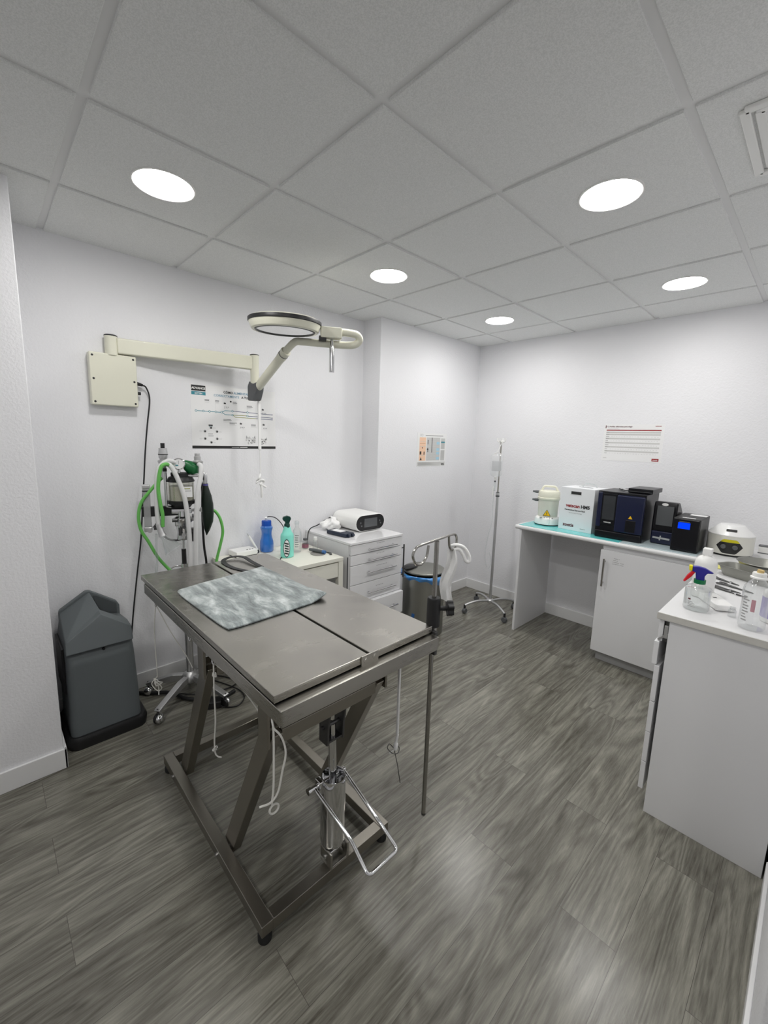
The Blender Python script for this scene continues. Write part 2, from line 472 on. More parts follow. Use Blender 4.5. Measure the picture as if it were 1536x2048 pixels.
# suspended ceiling: flat tees with lay-in tiles whose edges step down from them
X0, Y0, G = .336, 0.0, .6
c = MB()
c.box(-.36, 4.2, -2.7, 3.0, H + .009, H + .05, TEE)
xs = [X0 + G * k for k in range(-1, 7)]; ys = [Y0 + G * k for k in range(-5, 6)]
LIGHTS = [(.636, -.3), (1.836, .9), (.636, .9), (1.836, 2.1), (.636, 2.1), (1.836, -.3), (1.836, -1.5), (3.036, -1.5)]  # last two are unseen, added behind the viewer to light the room
for xa in xs[:-1]:
    for ya in ys[:-1]:
        x0, x1 = max(xa + .013, XL - .01), min(xa + G - .013, 4.1)
        y0, y1 = ya + .013, min(ya + G - .013, YB + .01)
        if x1 - x0 < .02 or y1 - y0 < .02: continue
        hole = [l for l in LIGHTS if xa < l[0] < xa + G and ya < l[1] < ya + G]
        if not hole:
            c.box(x0, x1, y0, y1, H, H + .012, CEIL, .0025, 1)
        else:
            lx, ly = hole[0]; n = 40
            t = bmesh.new(); outer = []; inner = []; top = []
            for k in range(n):
                a = 2 * PI * k / n; ca, sa = math.cos(a), math.sin(a)
                s = 1 / max(abs(ca), abs(sa))
                outer.append(t.verts.new((min(max(lx + ca * s * .287, x0), x1), min(max(ly + sa * s * .287, y0), y1), H)))
                inner.append(t.verts.new((lx + ca * .1, ly + sa * .1, H)))
                top.append(t.verts.new((lx + ca * .1, ly + sa * .1, H + .02)))
            oo = [t.verts.new(v.co + Vector((0, 0, .012))) for v in outer]
            for k in range(n):
                j = (k + 1) % n
                t.faces.new((outer[k], outer[j], inner[j], inner[k]))
                t.faces.new((inner[k], inner[j], top[j], top[k]))
                t.faces.new((outer[j], outer[k], oo[k], oo[j]))
            c._merge(t, CEIL)
c.build('ceiling', kind='structure')

LL = ['round recessed ceiling light nearest the cream box of the wall lamp', 'largest round ceiling light at right, above the right counter side',
      'round ceiling light above the swivel lamp head, left of centre', 'round ceiling light over the dark analysers at the back right',
      'smallest round ceiling light, near the far corner above the drip stand', 'round ceiling light above the steel table, just beyond the top of the picture',
      'round ceiling light behind the viewer over the doorway', 'round ceiling light behind the viewer far to the right']
for (lx, ly), lb in zip(LIGHTS, LL):
    t = thing('ceiling_light', lb, 'light', (lx, ly, H), 0, 'recessed ceiling lights')
    MB().lathe([(.098, .004), (.1015, -.001), (.107, -.004), (.112, -.003), (.113, 0.0)], WPLAST, (lx, ly, H), 48).build('trim_ring', t)
    MB().lathe([(0, -.0075), (.04, -.0068), (.075, -.0045), (.094, -.0005), (.0985, .002), (.0985, .008), (0, .008)], LED, (lx, ly, H), 48).build('diffuser', t)

v = thing('ceiling_vent', 'square white ventilation grille in the ceiling at the upper right edge', 'vent', (2.436, .9, H))
m = MB()
for i in range(2):
    q = .19 - i * .03
    for sx, sy, w, h in ((-1, 0, .012, q), (1, 0, .012, q), (0, -1, q, .012), (0, 1, q, .012)):
        m.box(2.436 + sx * q - w, 2.436 + sx * q + w, .9 + sy * q - h, .9 + sy * q + h, H - .012 + i * .004, H - .0005, WPLAST, .003)
m.build('vent_frame', v)
MB().box(2.436 - .17, 2.436 + .17, .9 - .17, .9 + .17, H - .007, H - .0008, TEE, .003).build('cover_plate', v)

# ------------------------------------------------------------------ examination table
T = thing('examination_table', 'stainless steel hydraulic veterinary table in the middle of the floor', 'table', (1.06, -.13, 0))
fx0, fx1, fy0, fy1 = .585, 1.53, -.402, .135
for nm, a in (('frame_rail', (fx0, fx1, fy0, fy0 + .04)), ('frame_rail', (fx0, fx1, fy1 - .04, fy1)), ('frame_rail', (fx1 - .04, fx1, fy0 + .04, fy1 - .04)), ('frame_rail', (fx0, fx0 + .04, fy0 + .04, fy1 - .04))):
    MB().box(*a, .035, .075, TUBESTEEL, .002).build(nm, T)
for x, y in ((fx0 + .02, fy0 + .02), (fx1 - .02, fy0 + .02), (fx0 + .02, fy1 - .02), (fx1 - .02, fy1 - .02)):
    MB().lathe([(0, 0), (.02, 0), (.022, .004), (.022, .022), (.016, .036), (0, .036)], RUBBER, (x, y, 0), 20).build('rubber_foot', T)
LEGS = [((1.19, .06), (1.50, .705)), ((.715, .06), (1.025, .705))]
for y in (-.34, .072):
    for a, b in LEGS:
        lg = MB().bar((a[0], y, a[1]), (b[0], y, b[1]), .036, .062, TUBESTEEL, (0, 1, 0), .003).build('leg', T)
        MB().cyl((b[0], y - .030, b[1] - .01), (b[0], y + .030, b[1] - .01), .010, CHROME, seg=12).build('pivot_bolt', lg)
        s = -1 if y < 0 else 1
        MB().cyl((a[0] + .004, y, .056), (a[0] + .004, y + s * .068, .056), .007, CHROME, seg=12).build('lower_bolt', lg)
for y in (-.368, .10):
    for x in (1.50, 1.025):
        MB().box(x - .028, x + .028, y - .005, y + .005, .66, .835, TUBESTEEL, .002).build('leg_bracket', T)
for x in (1.50, 1.025):
    MB().box(x - .022, x + .022, -.322, .054, .655, .70, TUBESTEEL, .002).build('cross_member', T)
MB().box(.50, 1.60, -.3635, -.325, .78, .818, TUBESTEEL, .002).box(.50, 1.60, .10, .14, .78, .818, TUBESTEEL, .002).build('under_frame', T)
# lower apron, stepped in below the tray
m = MB()
m.box(.42, 1.652, -.400, -.394, .815, .861, STEEL, .002)
m.box(.42, 1.652, .231, .237, .815, .861, STEEL, .002)
m.box(1.646, 1.652, -.396, .233, .812, .861, STEEL, .002)
m.box(.42, .426, -.396, .233, .815, .861, STEEL, .002)
m.box(.424, 1.648, -.396, .233, .856, .861, STEEL, .002)
m.box(.40, 1.60, -.385, .222, .859, .870, DMETAL, .001)
m.build('lower_apron', T)
def tray(y0, y1):
    t = MB()
    t.box(.373, 1.618, y0, y1, .884, .89, TOPSTEEL, .0025, 3)
    t.box(.374, 1.617, y0 + .0005, y0 + .005, .868, .888, STEEL, .001)
    t.box(.374, 1.617, y1 - .005, y1 - .0005, .868, .888, STEEL, .001)
    t.box(.3735, .378, y0 + .001, y1 - .001, .866, .888, STEEL, .001)
    t.box(1.613, 1.6175, y0 + .001, y1 - .001, .866, .888, STEEL, .001)
    t.build('table_top', T)
tray(-.4005, -.073); tray(-.062, .2375)
m = MB().box(1.617, 1.6235, -.104, -.034, .846, .894, STEEL, .0015)
m.build('end_plate', T)
ep = T.children[-1]
for y in (-.088, -.050):
    MB().lathe([(0, .0022), (.005, .0022), (.0054, .0014), (.0085, .0012), (.0088, 0), (0, 0)], STEEL, (1.6235, y, .878), 16, Matrix.Rotation(PI / 2, 4, 'Y')).build('screw', ep)
for x in (.56, .98, 1.20):
    m = MB().tube([Vector((x, -.392, .818)) + Vector((.012 * math.cos(a), 0, -.012 + .012 * math.sin(a))) for a in [2 * PI * k / 14 for k in range(14)]], .0028, CHROME, 8, closed=True)
    m.build('tie_ring', T)
# hydraulic jack
J = MB()
J.lathe([(0, .132), (.022, .132), (.040, .138), (.0435, .15), (.0435, .393), (.0425, .398), (.039, .398), (.038, .365), (0, .365)], CHROME, (1.487, -.105, 0), 36)
j = J.build('hydraulic_cylinder', T)
MB().cyl((1.487, -.105, .33), (1.485, -.112, .60), .0135, CHROME).build('piston_rod', T)
m = MB()
for dy in (-.040, .031): m.box(1.505, 1.512 + .02, -.105 + dy, -.105 + dy + .009, .074, .135, STEEL, .002)
m.box(1.470, 1.507, -.136, -.074, .115, .133, DMETAL, .002)
m.box(1.470, 1.53, -.145, -.065, .0755, .082, STEEL, .002)
for dy in (-.040, .031): m.box(1.470, 1.512, -.105 + dy, -.105 + dy + .009, .09, .133, STEEL, .002)
m.cyl((1.50, -.15, .108), (1.50, -.06, .108), .007, CHROME, seg=12)
m.build('jack_foot_bracket', T)
m = MB()
for dy in (-.036, .028):
    m.prism([(1.462, .54), (1.508, .54), (1.512, .605), (1.52, .66), (1.482, .66), (1.462, .605)], -.112 + dy, -.112 + dy + .008, DMETAL, 'y', .0015)
m.box(1.466, 1.506, -.142, -.082, .545, .552, DMETAL, .001)
m.cyl((1.487, -.158, .60), (1.487, -.066, .60), .007, DMETAL, seg=12)
m.build('lift_clevis', T)
m = MB()
m.box(1.455, 1.487, -.160, -.140, .345, .395, CHROME, .004)
m.cyl((1.468, -.185, .372), (1.468, -.040, .372), .008, CHROME, seg=14)
m.lathe([(0, 0), (.011, 0), (.011, .012), (0, .012)], CHROME, (1.468, -.185, .372), 16, Matrix.Rotation(PI / 2, 4, 'X'))
m.build('pump_lever_mount', T)
m = MB()
m.tube(fillet([(1.468, -.170, .372), (1.655, -.158, .306), (1.742, -.162, .254), (1.742, -.036, .254), (1.655, -.046, .306), (1.468, -.046, .372)], .016, 5), .0062, CHROME, 12)
m.build('foot_pedal', T)

# blanket on the table
def blanket():
    m = MB(); n = 44
    P00, P10, P11, P01 = Vector((.70, -.352, 0)), Vector((1.192, -.338, 0)), Vector((1.165, .108, 0)), Vector((.615, .095, 0))
    rnd = random.Random(3); ph = [rnd.uniform(0, 6) for _ in range(8)]
    def h(u, v):
        w = math.sin(9 * u + 5 * v + ph[0]) * .0016 + math.sin(17 * v - 6 * u + ph[1]) * .0014 + math.sin(23 * u + 11 * v + ph[2]) * .0009
        e = min(u, 1 - u, v, 1 - v)
        lift = .018 * max(0, (u - .75) / .25) * max(0, (v - .8) / .2)
        return .008 * min(1, (e / .03)) ** .5 + w * min(1, e / .05) + lift
    def P(u, v):
        e = .03
        def sq(a): return a
        p = P00.lerp(P10, u).lerp(P01.lerp(P11, u), v)
        return p
    def rc(u, v):
        # round the corners slightly
        p = P(u, v); ctr = P(.5, .5); d = p - ctr
        a, b = abs(u - .5) * 2, abs(v - .5) * 2
        k = 1 - .035 * (a * b) ** 6
        return ctr + d * k
    m.grid(lambda u, v: Vector((rc(u, v).x, rc(u, v).y, .8925 + .0035 + h(u, v))), n, n, VELVET)
    m.grid(lambda u, v: Vector((rc(u, 1 - v).x, rc(u, 1 - v).y, .8915 + .018 * max(0, (u - .75) / .25) * max(0, (1 - v - .8) / .2))), n, n, VELVET)
    o = m
    bmesh.ops.remove_doubles(o.bm, verts=o.bm.verts, dist=.0001)
    # side wall
    def edge(f, k):
        o.grid(lambda a, b: Vector((f(a).x, f(a).y, .8915 + (.0045) * b + k(a))), n, 1, VELVET)
    li = lambda u, v: .018 * max(0, (u - .75) / .25) * max(0, (v - .8) / .2)
    edge(lambda a: rc(a, 0), lambda a: li(a, 0)); edge(lambda a: rc(1, a), lambda a: li(1, a))
    edge(lambda a: rc(1 - a, 1), lambda a: li(1 - a, 1)); edge(lambda a: rc(0, 1 - a), lambda a: li(0, 1 - a))
    bmesh.ops.remove_doubles(o.bm, verts=o.bm.verts, dist=.0003)
    bmesh.ops.recalc_face_normals(o.bm, faces=o.bm.faces[:])
    return o
single('pet_blanket', blanket(), 'grey crushed velvet pad lying on the steel table', 'blanket', (.92, -.12, .891))

# black strap at the far end of the table
m = MB()
def strap(pts, w):
    P = spline(pts, 8)
    for a, b in zip(P, P[1:]):
        pass
    t = bmesh.new(); prev = None
    for i, p in enumerate(P):
        d = (P[min(i + 1, len(P) - 1)] - P[max(i - 1, 0)]); d.z = 0; d.normalize(); s = Vector((-d.y, d.x, 0)) * w / 2
        cur = [t.verts.new(p - s), t.verts.new(p + s), t.verts.new(p + s + Vector((0, 0, .003))), t.verts.new(p - s + Vector((0, 0, .003)))]
        if prev:
            for k in range(4): t.faces.new((prev[k], prev[(k + 1) % 4], cur[(k + 1) % 4], cur[k]))
        else: t.faces.new(cur[::-1])
        prev = cur
    t.faces.new(prev)
    bmesh.ops.recalc_face_normals(t, faces=t.faces[:])
    m._merge(t, BLACK)
strap([(.62, .088, .893), (.52, .082, .899), (.44, .082, .904), (.395, .066, .903), (.378, .025, .900), (.395, -.015, .895), (.45, -.028, .891), (.54, -.024, .891), (.63, .006, .891)], .022)
single('restraint_strap', m, 'black looped strap at the far end of the steel table', 'strap', (.45, .03, .891))

# tie cords hanging under the table edge
def cord(name, label, paths, r, base, knots=(), mat_=STRING, extra=None):
    m = MB()
    for p in paths: m.tube(spline(p, 6), r, mat_, 6)
    for k, s in knots:
        rr = random.Random(int(k[2] * 1000)); pts = []
        for i in range(9): pts.append(Vector(k) + Vector((rr.uniform(-1, 1), rr.uniform(-1, 1), rr.uniform(-1, 1))) * s)
        m.tube(spline(pts, 5), r, mat_, 6)
    if extra: extra(m)
    return single(name, m, label, 'cord', base, 'white tie cords under the steel table')
cord('tie_cord', 'white tie cord with a tangled knot hanging at the far end of the steel table',
     [[(.56, -.392, .797), (.545, -.398, .70), (.540, -.398, .60), (.555, -.400, .50), (.548, -.398, .45)],
      [(.548, -.398, .455), (.535, -.42, .42), (.55, -.40, .385), (.575, -.39, .41), (.565, -.41, .44), (.545, -.395, .40), (.56, -.40, .37)],
      [(.562, -.39, .797), (.60, -.35, .68), (.64, -.30, .56), (.655, -.28, .50)]], .0022, (.56, -.392, .8), [((.548, -.398, .43), .018)])
cord('tie_cord', 'straight white tie cord hanging midway along the near long side of the steel table',
     [[(1.20, -.392, .797), (1.212, -.398, .70), (1.215, -.398, .60), (1.20, -.398, .515), (1.202, -.398, .47), (1.208, -.392, .455), (1.222, -.385, .456)],
      [(1.20, -.388, .795), (1.24, -.33, .72), (1.28, -.27, .60), (1.30, -.25, .52)]], .0026, (1.20, -.392, .8), [((1.20, -.398, .487), .009), ((1.203, -.396, .76), .008)])
cord('tie_cord', 'white tie cord in a long loop with end ring at the near table corner',
     [[(1.575, -.385, .815), (1.582, -.386, .79), (1.59, -.387, .77), (1.592, -.388, .70), (1.592, -.39, .60), (1.59, -.395, .545)],
      [(1.59, -.387, .775), (1.605, -.372, .75), (1.61, -.362, .70), (1.604, -.37, .64), (1.598, -.38, .58), (1.592, -.40, .555), (1.586, -.43, .556)]], .003, (1.575, -.385, .81),
     extra=lambda m: m.tube([Vector((1.59, -.388 + .014 * math.cos(a), .527 + .014 * math.sin(a))) for a in [2 * PI * k / 16 for k in range(16)]], .003, STRING, 6, closed=True))
def needle(m):
    pass
t = thing('tie_cord', 'white flat tie band hanging on the far side of the steel table near the pole', 'cord', (1.50, .2, .81), 0, 'white tie cords under the steel table')
MB().box(1.495, 1.505, .194, .203, .40, .818, CLOTH, .002).tube(spline([(1.5, .2, .405), (1.497, .196, .37), (1.499, .19, .345), (1.485, .175, .325)], 6), [.006] * 7 + [.009] * 6 + [.003] * 6, CLOTH, 8).build('band', t)
MB().tube(spline([(1.497, .188, .345), (1.486, .170, .37), (1.488, .160, .355), (1.5, .18, .33), (1.504, .205, .325), (1.50, .21, .345), (1.497, .19, .342), (1.51, .195, .28), (1.524, .2, .205)], 6), .0016, DMETAL, 6).build('wire_hook', t)

# pole clamped to the table corner
P_ = thing('infusion_pole', 'slim steel pole with two curled hooks clamped to the near table corner', 'pole', (1.60, .262, .075))
MB().cyl((1.60, .262, .075), (1.60, .262, 1.20), .0085, ROD).lathe([(0, -.004), (.006, -.003), (.0088, .003), (.0088, .01)], DMETAL, (1.60, .262, .075), 16).build('rod', P_)
MB().cyl((1.60, .264, .775), (1.60, .264, .885), .0155, ROD).build('sleeve', P_)
MB().box(1.60, 1.634, .2378, .252, .78, .87, DMETAL, .002).build('mounting_bracket', P_)
MB().lathe([(0, .878), (.024, .878), (.025, .882), (.025, .982), (.022, .988), (0, .988)], BLACK, (1.60, .262, 0), 24).build('clamp_collar', P_)
d = Vector((.62, .78, 0)).normalized()
kn = MB(); kn.cyl(Vector((1.60, .262, .945)) + d * .02, Vector((1.60, .262, .945)) + d * .05, .009, BLACK)
o3 = Vector((1.60, .262, .945)) + d * .05
rot = Matrix((Vector((0, 0, 1)), Vector((0, 0, 1)).cross(d) * -1, d)).transposed().to_4x4()
pts = [(.027 + .004 * math.cos(6 * a)) for a in [2 * PI * k / 36 for k in range(36)]]
kn.prism([(pts[k] * math.cos(2 * PI * k / 36), pts[k] * math.sin(2 * PI * k / 36)) for k in range(36)], 0, .022, BLACK, 'z', .002, Matrix.Translation(o3) @ rot)
kn.build('clamp_knob', P_)
hd = Vector((-.16, .987, 0)).normalized(); hc = Vector((1.60, .262, 1.205)); up = Vector((0, 0, 1))
def hp(a, b): return hc + hd * a + up * b
MB().tube(spline([hp(-.058, -.010), hp(-.068, -.048), hp(-.100, -.068), hp(-.135, -.060), hp(-.156, -.028), hp(-.140, -.006), hp(-.110, .0), hp(0, .0), hp(.112, .0), hp(.142, -.006), hp(.154, -.026), hp(.148, -.050), hp(.122, -.062), hp(.098, -.044), hp(.088, -.002)], 7), .0046, ROD, 12).build('hook_bar', P_)

# gauze tied to the right hook
m = MB()
b0 = hp(.132, -.058)
gd = Vector((.60, .80, 0))
def gz(u, v):
    w = .030 + .022 * min(1, v * 2.2) + .006 * math.sin(5 * v)
    x = (u - .5) * w
    return b0 + gd * (x - .012 - .010 * v + .008 * math.sin(v * 7)) + Vector((.80, -.60, 0)) * (.009 + .008 * math.sin(u * 9 + v * 4)) + up * (-.002 - .205 * v - .014 * (u - .3) * v)
m.grid(gz, 10, 24, CLOTH)
m.tube(spline([b0 + up * .010 - gd * .012, b0 + gd * .012 + up * .014, b0 + gd * .040 + up * .004, b0 + gd * .062 - up * .026, b0 + gd * .066 - up * .052, b0 + gd * .052 - up * .050, b0 + gd * .040 - up * .026, b0 + gd * .022 - up * .004, b0 - gd * .004 - up * .004], 6), .0068, CLOTH, 8)
single('gauze_bandage', m, 'white gauze strip knotted to the right hook of the table pole', 'bandage', b0)

# ------------------------------------------------------------------ swivel lamp on the wall
A = thing('surgical_lamp', 'cream wall mounted swivel arm surgical lamp with round head', 'lamp', (XL, -.35, 1.82))
b = MB().box(XL, -.15, -.452, -.236, 1.688, 1.956, CREAM, .006).build('mount_box', A)
for y in (-.437, -.251):
    for z in (1.705, 1.822, 1.939):
        MB().lathe([(0, .002), (.0045, .0015), (.0055, 0), (0, 0)], BLACK, (-.15, y, z), 12, Matrix.Rotation(PI / 2, 4, 'Y')).build('screw', b)
MB().lathe([(0, 0), (.009, 0), (.009, .018), (.005, .018), (0, .018)], BLACK, (-.175, -.236, 1.765), 14, Matrix.Rotation(-PI / 2, 4, 'X')).build('socket', b)
MB().cyl((-.172, -.345, 1.95), (-.172, -.345, 2.047), .030, CREAM, seg=32).build('wall_column', A)
MB().lathe([(0, .008), (.026, .008), (.031, .004), (.031, 0), (0, 0)], BLACK, (-.172, -.345, 2.047), 32).build('column_cap', A)
MB().bar((-.168, -.32, 2.002), (-.055, .39, 2.002), .040, .082, CREAM, (1, 0, 0), .008).build('horizontal_arm', A)
jx, jy = -.05, .405
m = MB().cyl((jx, jy, 1.86), (jx, jy, 2.05), .027, CREAM, seg=32)
cn = m.build('arm_column', A)
MB().lathe([(0, .006), (.024, .006), (.028, .003), (.028, 0), (0, 0)], BLACK, (jx, jy, 2.05), 32).build('column_cap', A)
jd = Vector((.33, .03, .21)).normalized()
sd = jd.cross(Vector((0, 0, 1))).normalized()
j0 = Vector((jx, jy, 1.832))
m = MB()
m.prism([(-.042, -.060), (.026, -.060), (.055, .000), (.066, .052), (.018, .042), (-.020, .062), (-.042, .030)], -.030, .030, DGREY, 'y', .008, Matrix.Translation(j0) @ Matrix((Vector((jd.x, jd.y, 0)).normalized(), sd, Vector((0, 0, 1)))).transposed().to_4x4())
m.build('joint_housing', A)
tend = Vector((.295, .424, 2.035))
MB().cyl(j0, tend, .0265, CREAM, seg=32).build('spring_arm', A)
ad = (tend - j0).normalized()
MB().cyl(tend - ad * .055, tend - ad * .03, .029, CREAM, seg=32).cyl(tend - ad * .015, tend + ad * .004, .029, CREAM, seg=32).cyl(tend - ad * .03, tend - ad * .0275, .0295, DGREY, seg=32).build('arm_collar', A)
hr = Vector((.5087, .861, 0)); hp0 = Vector((.40, .36, 0)); hf = Vector((.861, -.5087, 0))
def hq(r, z, f=0.0): return hp0 + hr * r + hf * f + Vector((0, 0, z))
curve = [tend - ad * .01, tend + ad * .03, hq(.055, 2.079, -.055), hq(.10, 2.082, -.05), hq(.20, 2.079, -.04), hq(.32, 2.078, -.035), hq(.385, 2.084, -.03), hq(.413, 2.108, -.02), hq(.395, 2.133, -.008), hq(.345, 2.138, 0), hq(.29, 2.138, 0)]
MB().tube(spline(curve, 9), .0205, CREAM, 18).build('curved_tube', A)
MB().box(-.055, .062, -.030, .030, -.029, .029, CREAM, .005, 2, Matrix.Translation(hq(.245, 2.128)) @ Matrix((hr, -hf, Vector((0, 0, 1)))).transposed().to_4x4()).build('head_bracket', A)
MB().box(-.02, .02, -.02, .02, -.013, .011, BLACK, .002, 2, Matrix.Translation(hq(.202, 2.098)) @ Matrix((hr, -hf, Vector((0, 0, 1)))).transposed().to_4x4()).build('switch', A)
MB().lathe([(0, 2.098), (.008, 2.098), (.010, 2.07), (.015, 2.05), (.015, 1.918), (0, 1.918)], CHROME, tuple(hp0 + hr * .254), 24).build('sterile_handle', A)
hc0 = tuple(hp0)
HZ = 2.150
tilt = Matrix.Rotation(math.radians(3.5), 4, hr)
hcz = (hc0[0], hc0[1], HZ)
def hl(mb, prof, m_, seg=64): return mb.lathe([(r, z - HZ) for r, z in prof], m_, hcz, seg, tilt)
hd_ = hl(hl(hl(MB(), [(0, 2.190), (.10, 2.188), (.168, 2.183)], DGREY), [(.168, 2.183), (.178, 2.182), (.192, 2.175)], CREAM), [(.191, 2.154), (.188, 2.146), (.180, 2.124), (.176, 2.119), (.166, 2.117), (.161, 2.120)], CREAM).build('lamp_head', A)
hl(MB(), [(.192, 2.175), (.1955, 2.172), (.1955, 2.157), (.191, 2.154)], BLACK).build('rubber_rim', hd_)
hl(MB(), [(.161, 2.120), (.158, 2.116), (.153, 2.116), (.150, 2.121)], DGREY).build('lens_ring', hd_)
hl(MB(), [(.150, 2.121), (.06, 2.124), (0, 2.125)], clear_mat('lamp_lens', (.92, .93, .92, 1), .35, .12)).build('lens', hd_)
m = hl(MB(), [(.150, 2.124), (.14, 2.146), (.105, 2.162), (.05, 2.168), (.02, 2.164), (.0, 2.163)], mat('reflector', (.8, .8, .78, 1), .22, metal=.9))
m.cyl(tuple(hp0 + Vector((0, 0, 2.132))), tuple(hp0 + Vector((0, 0, 2.16))), .022, DGREY).build('reflector', hd_)

# mains lead of the lamp
m = MB()
m.cyl((-.177, -.236, 1.818), (-.177, -.205, 1.812), .011, BLACK, r2=.007, seg=14)
m.tube(spline([(-.177, -.21, 1.813), (-.178, -.187, 1.80), (-.182, -.172, 1.735), (-.184, -.190, 1.60), (-.185, -.208, 1.451), (-.186, -.222, 1.30), (-.187, -.236, 1.163), (-.187, -.258, .93), (-.187, -.285, .75), (-.187, -.318, .52), (-.187, -.345, .30), (-.187, -.37, .12)], 6), .0042, BLACK, 8)
m.build('power_cord', A)

# twisted gauze string on the lamp joint
m = MB()
m.box(jx - .006, jx + .006, jy + .018, jy + .036, 1.46, 1.775, CLOTH, .002)
m.tube(spline([(jx, jy + .027, 1.47), (jx, jy + .028, 1.36), (jx, jy + .026, 1.29)], 6), .0035, CLOTH, 8)
kp = [(jx + .0, jy + .027, 1.30), (jx + .012, jy + .012, 1.275), (jx - .01, jy + .008, 1.255), (jx + .01, jy + .04, 1.262), (jx - .005, jy + .05, 1.245), (jx + .01, jy + .02, 1.235), (jx, jy + .045, 1.225), (jx + .005, jy + .065, 1.212)]
m.tube(spline(kp, 6), .0075, CLOTH, 8)
m.tube(spline([(jx, jy + .03, 1.25), (jx + .004, jy + .033, 1.20), (jx, jy + .037, 1.145)], 5), .0085, CLOTH, 8)
m.tube(spline([(jx + .006, jy + .02, 1.26), (jx + .006, jy + .002, 1.25), (jx, jy - .004, 1.24)], 5), .006, CLOTH, 8)
single('gauze_tie', m, 'knotted white gauze string hanging from the grey lamp joint', 'string', (jx, jy + .027, 1.775))

# ------------------------------------------------------------------ wall posters
class Sheet:
    """a printed sheet on a wall; u to the right, v up, both in metres from the lower left corner"""
    def __init__(s, o, xd, w, h, n):
        s.o, s.xd, s.n, s.w, s.h = Vector(o), Vector(xd), Vector(n), w, h
        s.m = MB(); s.k = 0
        s.yd = Vector((0, 0, 1))
        s.slab(0, 0, w, h, PAPER, 0, .0012)
    def p(s, u, v, d): return s.o + s.xd * u + s.yd * v + s.n * d
    def slab(s, u0, v0, u1, v1, m, d0, d1):
        pts = [s.p(u, v, d) for d in (d0, d1) for u, v in ((u0, v0), (u1, v0), (u1, v1), (u0, v1))]
        for q in ((4, 5, 6, 7), (0, 1, 5, 4), (1, 2, 6, 5), (2, 3, 7, 6), (3, 0, 4, 7)): s.m.quad([pts[i] for i in q], m)
    def r(s, u0, v0, u1, v1, m, lift=0): s.m.quad([s.p(u, v, .0016 + lift) for u, v in ((u0, v0), (u1, v0), (u1, v1), (u0, v1))], m)
    def line(s, a, b, w, m, lift=0):
        a, b = Vector(a), Vector(b); d = (b - a).normalized(); n = Vector((-d.y, d.x)) * w / 2
        s.m.quad([s.p(q.x, q.y, .0016 + lift) for q in (a - n, b - n, b + n, a + n)], m)
    def disc(s, u, v, r, m, lift=0, n=16):
        s.m.quad([s.p(u + r * math.cos(2 * PI * k / n), v + r * math.sin(2 * PI * k / n), .0016 + lift) for k in range(n)], m)
    def t(s, txt, u, v, size, m, align='LEFT', bold=0.0, lift=.0004): s.m.text(txt, size, s.p(u, v, .0016 + lift), s.xd, s.yd, m, align, bold)
    def lines(s, u, v, w, n, m, dv=.0045, th=.0016):
        for i in range(n): s.r(u, v - i * dv, u + w * random.uniform(.7, 1), v - i * dv + th, m)

# feeding poster on the left wall
ps = Sheet((XL, .060, 1.462), (0, 1, 0), .572, .392, (1, 0, 0))
W_, H_ = .572, .392
def U(px): return (px - 120) / 1275 * W_ if px >= 120 else 0
def V(py, px=700):      # printed rows of the poster, measured as fractions of its height
    return H_ * (1 - (py - 130) / (1150 - 130))
ps.r(0, 0, W_, .017, INK)
ps.r(W_ * .44, .006, W_ * .53, .0085, INKLG, .0004); ps.r(W_ * .54, .006, W_ * .63, .0095, WPLAST, .0004)
ps.r(.006, .352, .092, .386, INK); ps.t('ADVANCE', .049, .3625, .0175, WPLAST, 'CENTER', .0006)
ps.r(.006, .328, .092, .348, TEAL); ps.t('KITTEN', .049, .3325, .0135, WPLAST, 'CENTER', .0004)
ps.t('CÓMO', .205, .352, .020, INK, 'LEFT', .0006); ps.t('ALIMENTAR', .272, .352, .020, INKBLUE, 'LEFT', .0003)
ps.t('CORRECTAMENTE', .142, .328, .020, INKBLUE, 'LEFT', .0002); ps.t('A TU GATITO', .325, .328, .020, INK, 'LEFT', .0006)
yl = .232
us = [.030, .075, .113, .153, .190]
ps.line((us[0], yl), (us[-1], yl - .001), .0036, TEAL)
ps.line((.190, yl - .001), (.212, yl + .011), .0034, TEAL); ps.line((.212, yl + .011), (.265, yl + .011), .0034, TEAL); ps.line((.265, yl + .011), (.548, yl + .004), .0032, NAVYI)
ps.line((.190, yl - .001), (.214, yl - .014), .0034, TEAL); ps.line((.214, yl - .014), (.262, yl - .014), .0034, TEAL)
ps.line((.262, yl - .014), (.36, yl - .014), .0032, OLIVE); ps.line((.36, yl - .014), (.548, yl - .018), .0032, NAVYI)
ps.line((.262, yl - .014), (.282, yl - .027), .0032, OLIVE); ps.line((.282, yl - .027), (.43, yl - .028), .0032, OLIVE); ps.line((.43, yl - .028), (.548, yl - .030), .0032, NAVYI)
for u, v in [(q, yl) for q in us] + [(.262, yl + .011), (.262, yl - .014), (.365, yl + .009), (.365, yl - .014)]:
    ps.disc(u, v, .0068, TEAL, .0002); ps.disc(u, v, .0040, PAPER, .0004)
for v in (yl + .004, yl - .018, yl - .030): ps.disc(.548, v, .0035, NAVYI, .0002)
for u, v, w in ((.085, .302, .036), (.150, .300, .030), (.265, .300, .036), (.362, .282, .044), (.200, .186, .056), (.240, .166, .050), (.390, .160, .045)):
    ps.lines(u, v, w, 2, INK, .006, .0026); ps.lines(u, v - .012, w, 2, INKLG, .0045, .0014)
ps.disc(.252, .303, .006, INK)
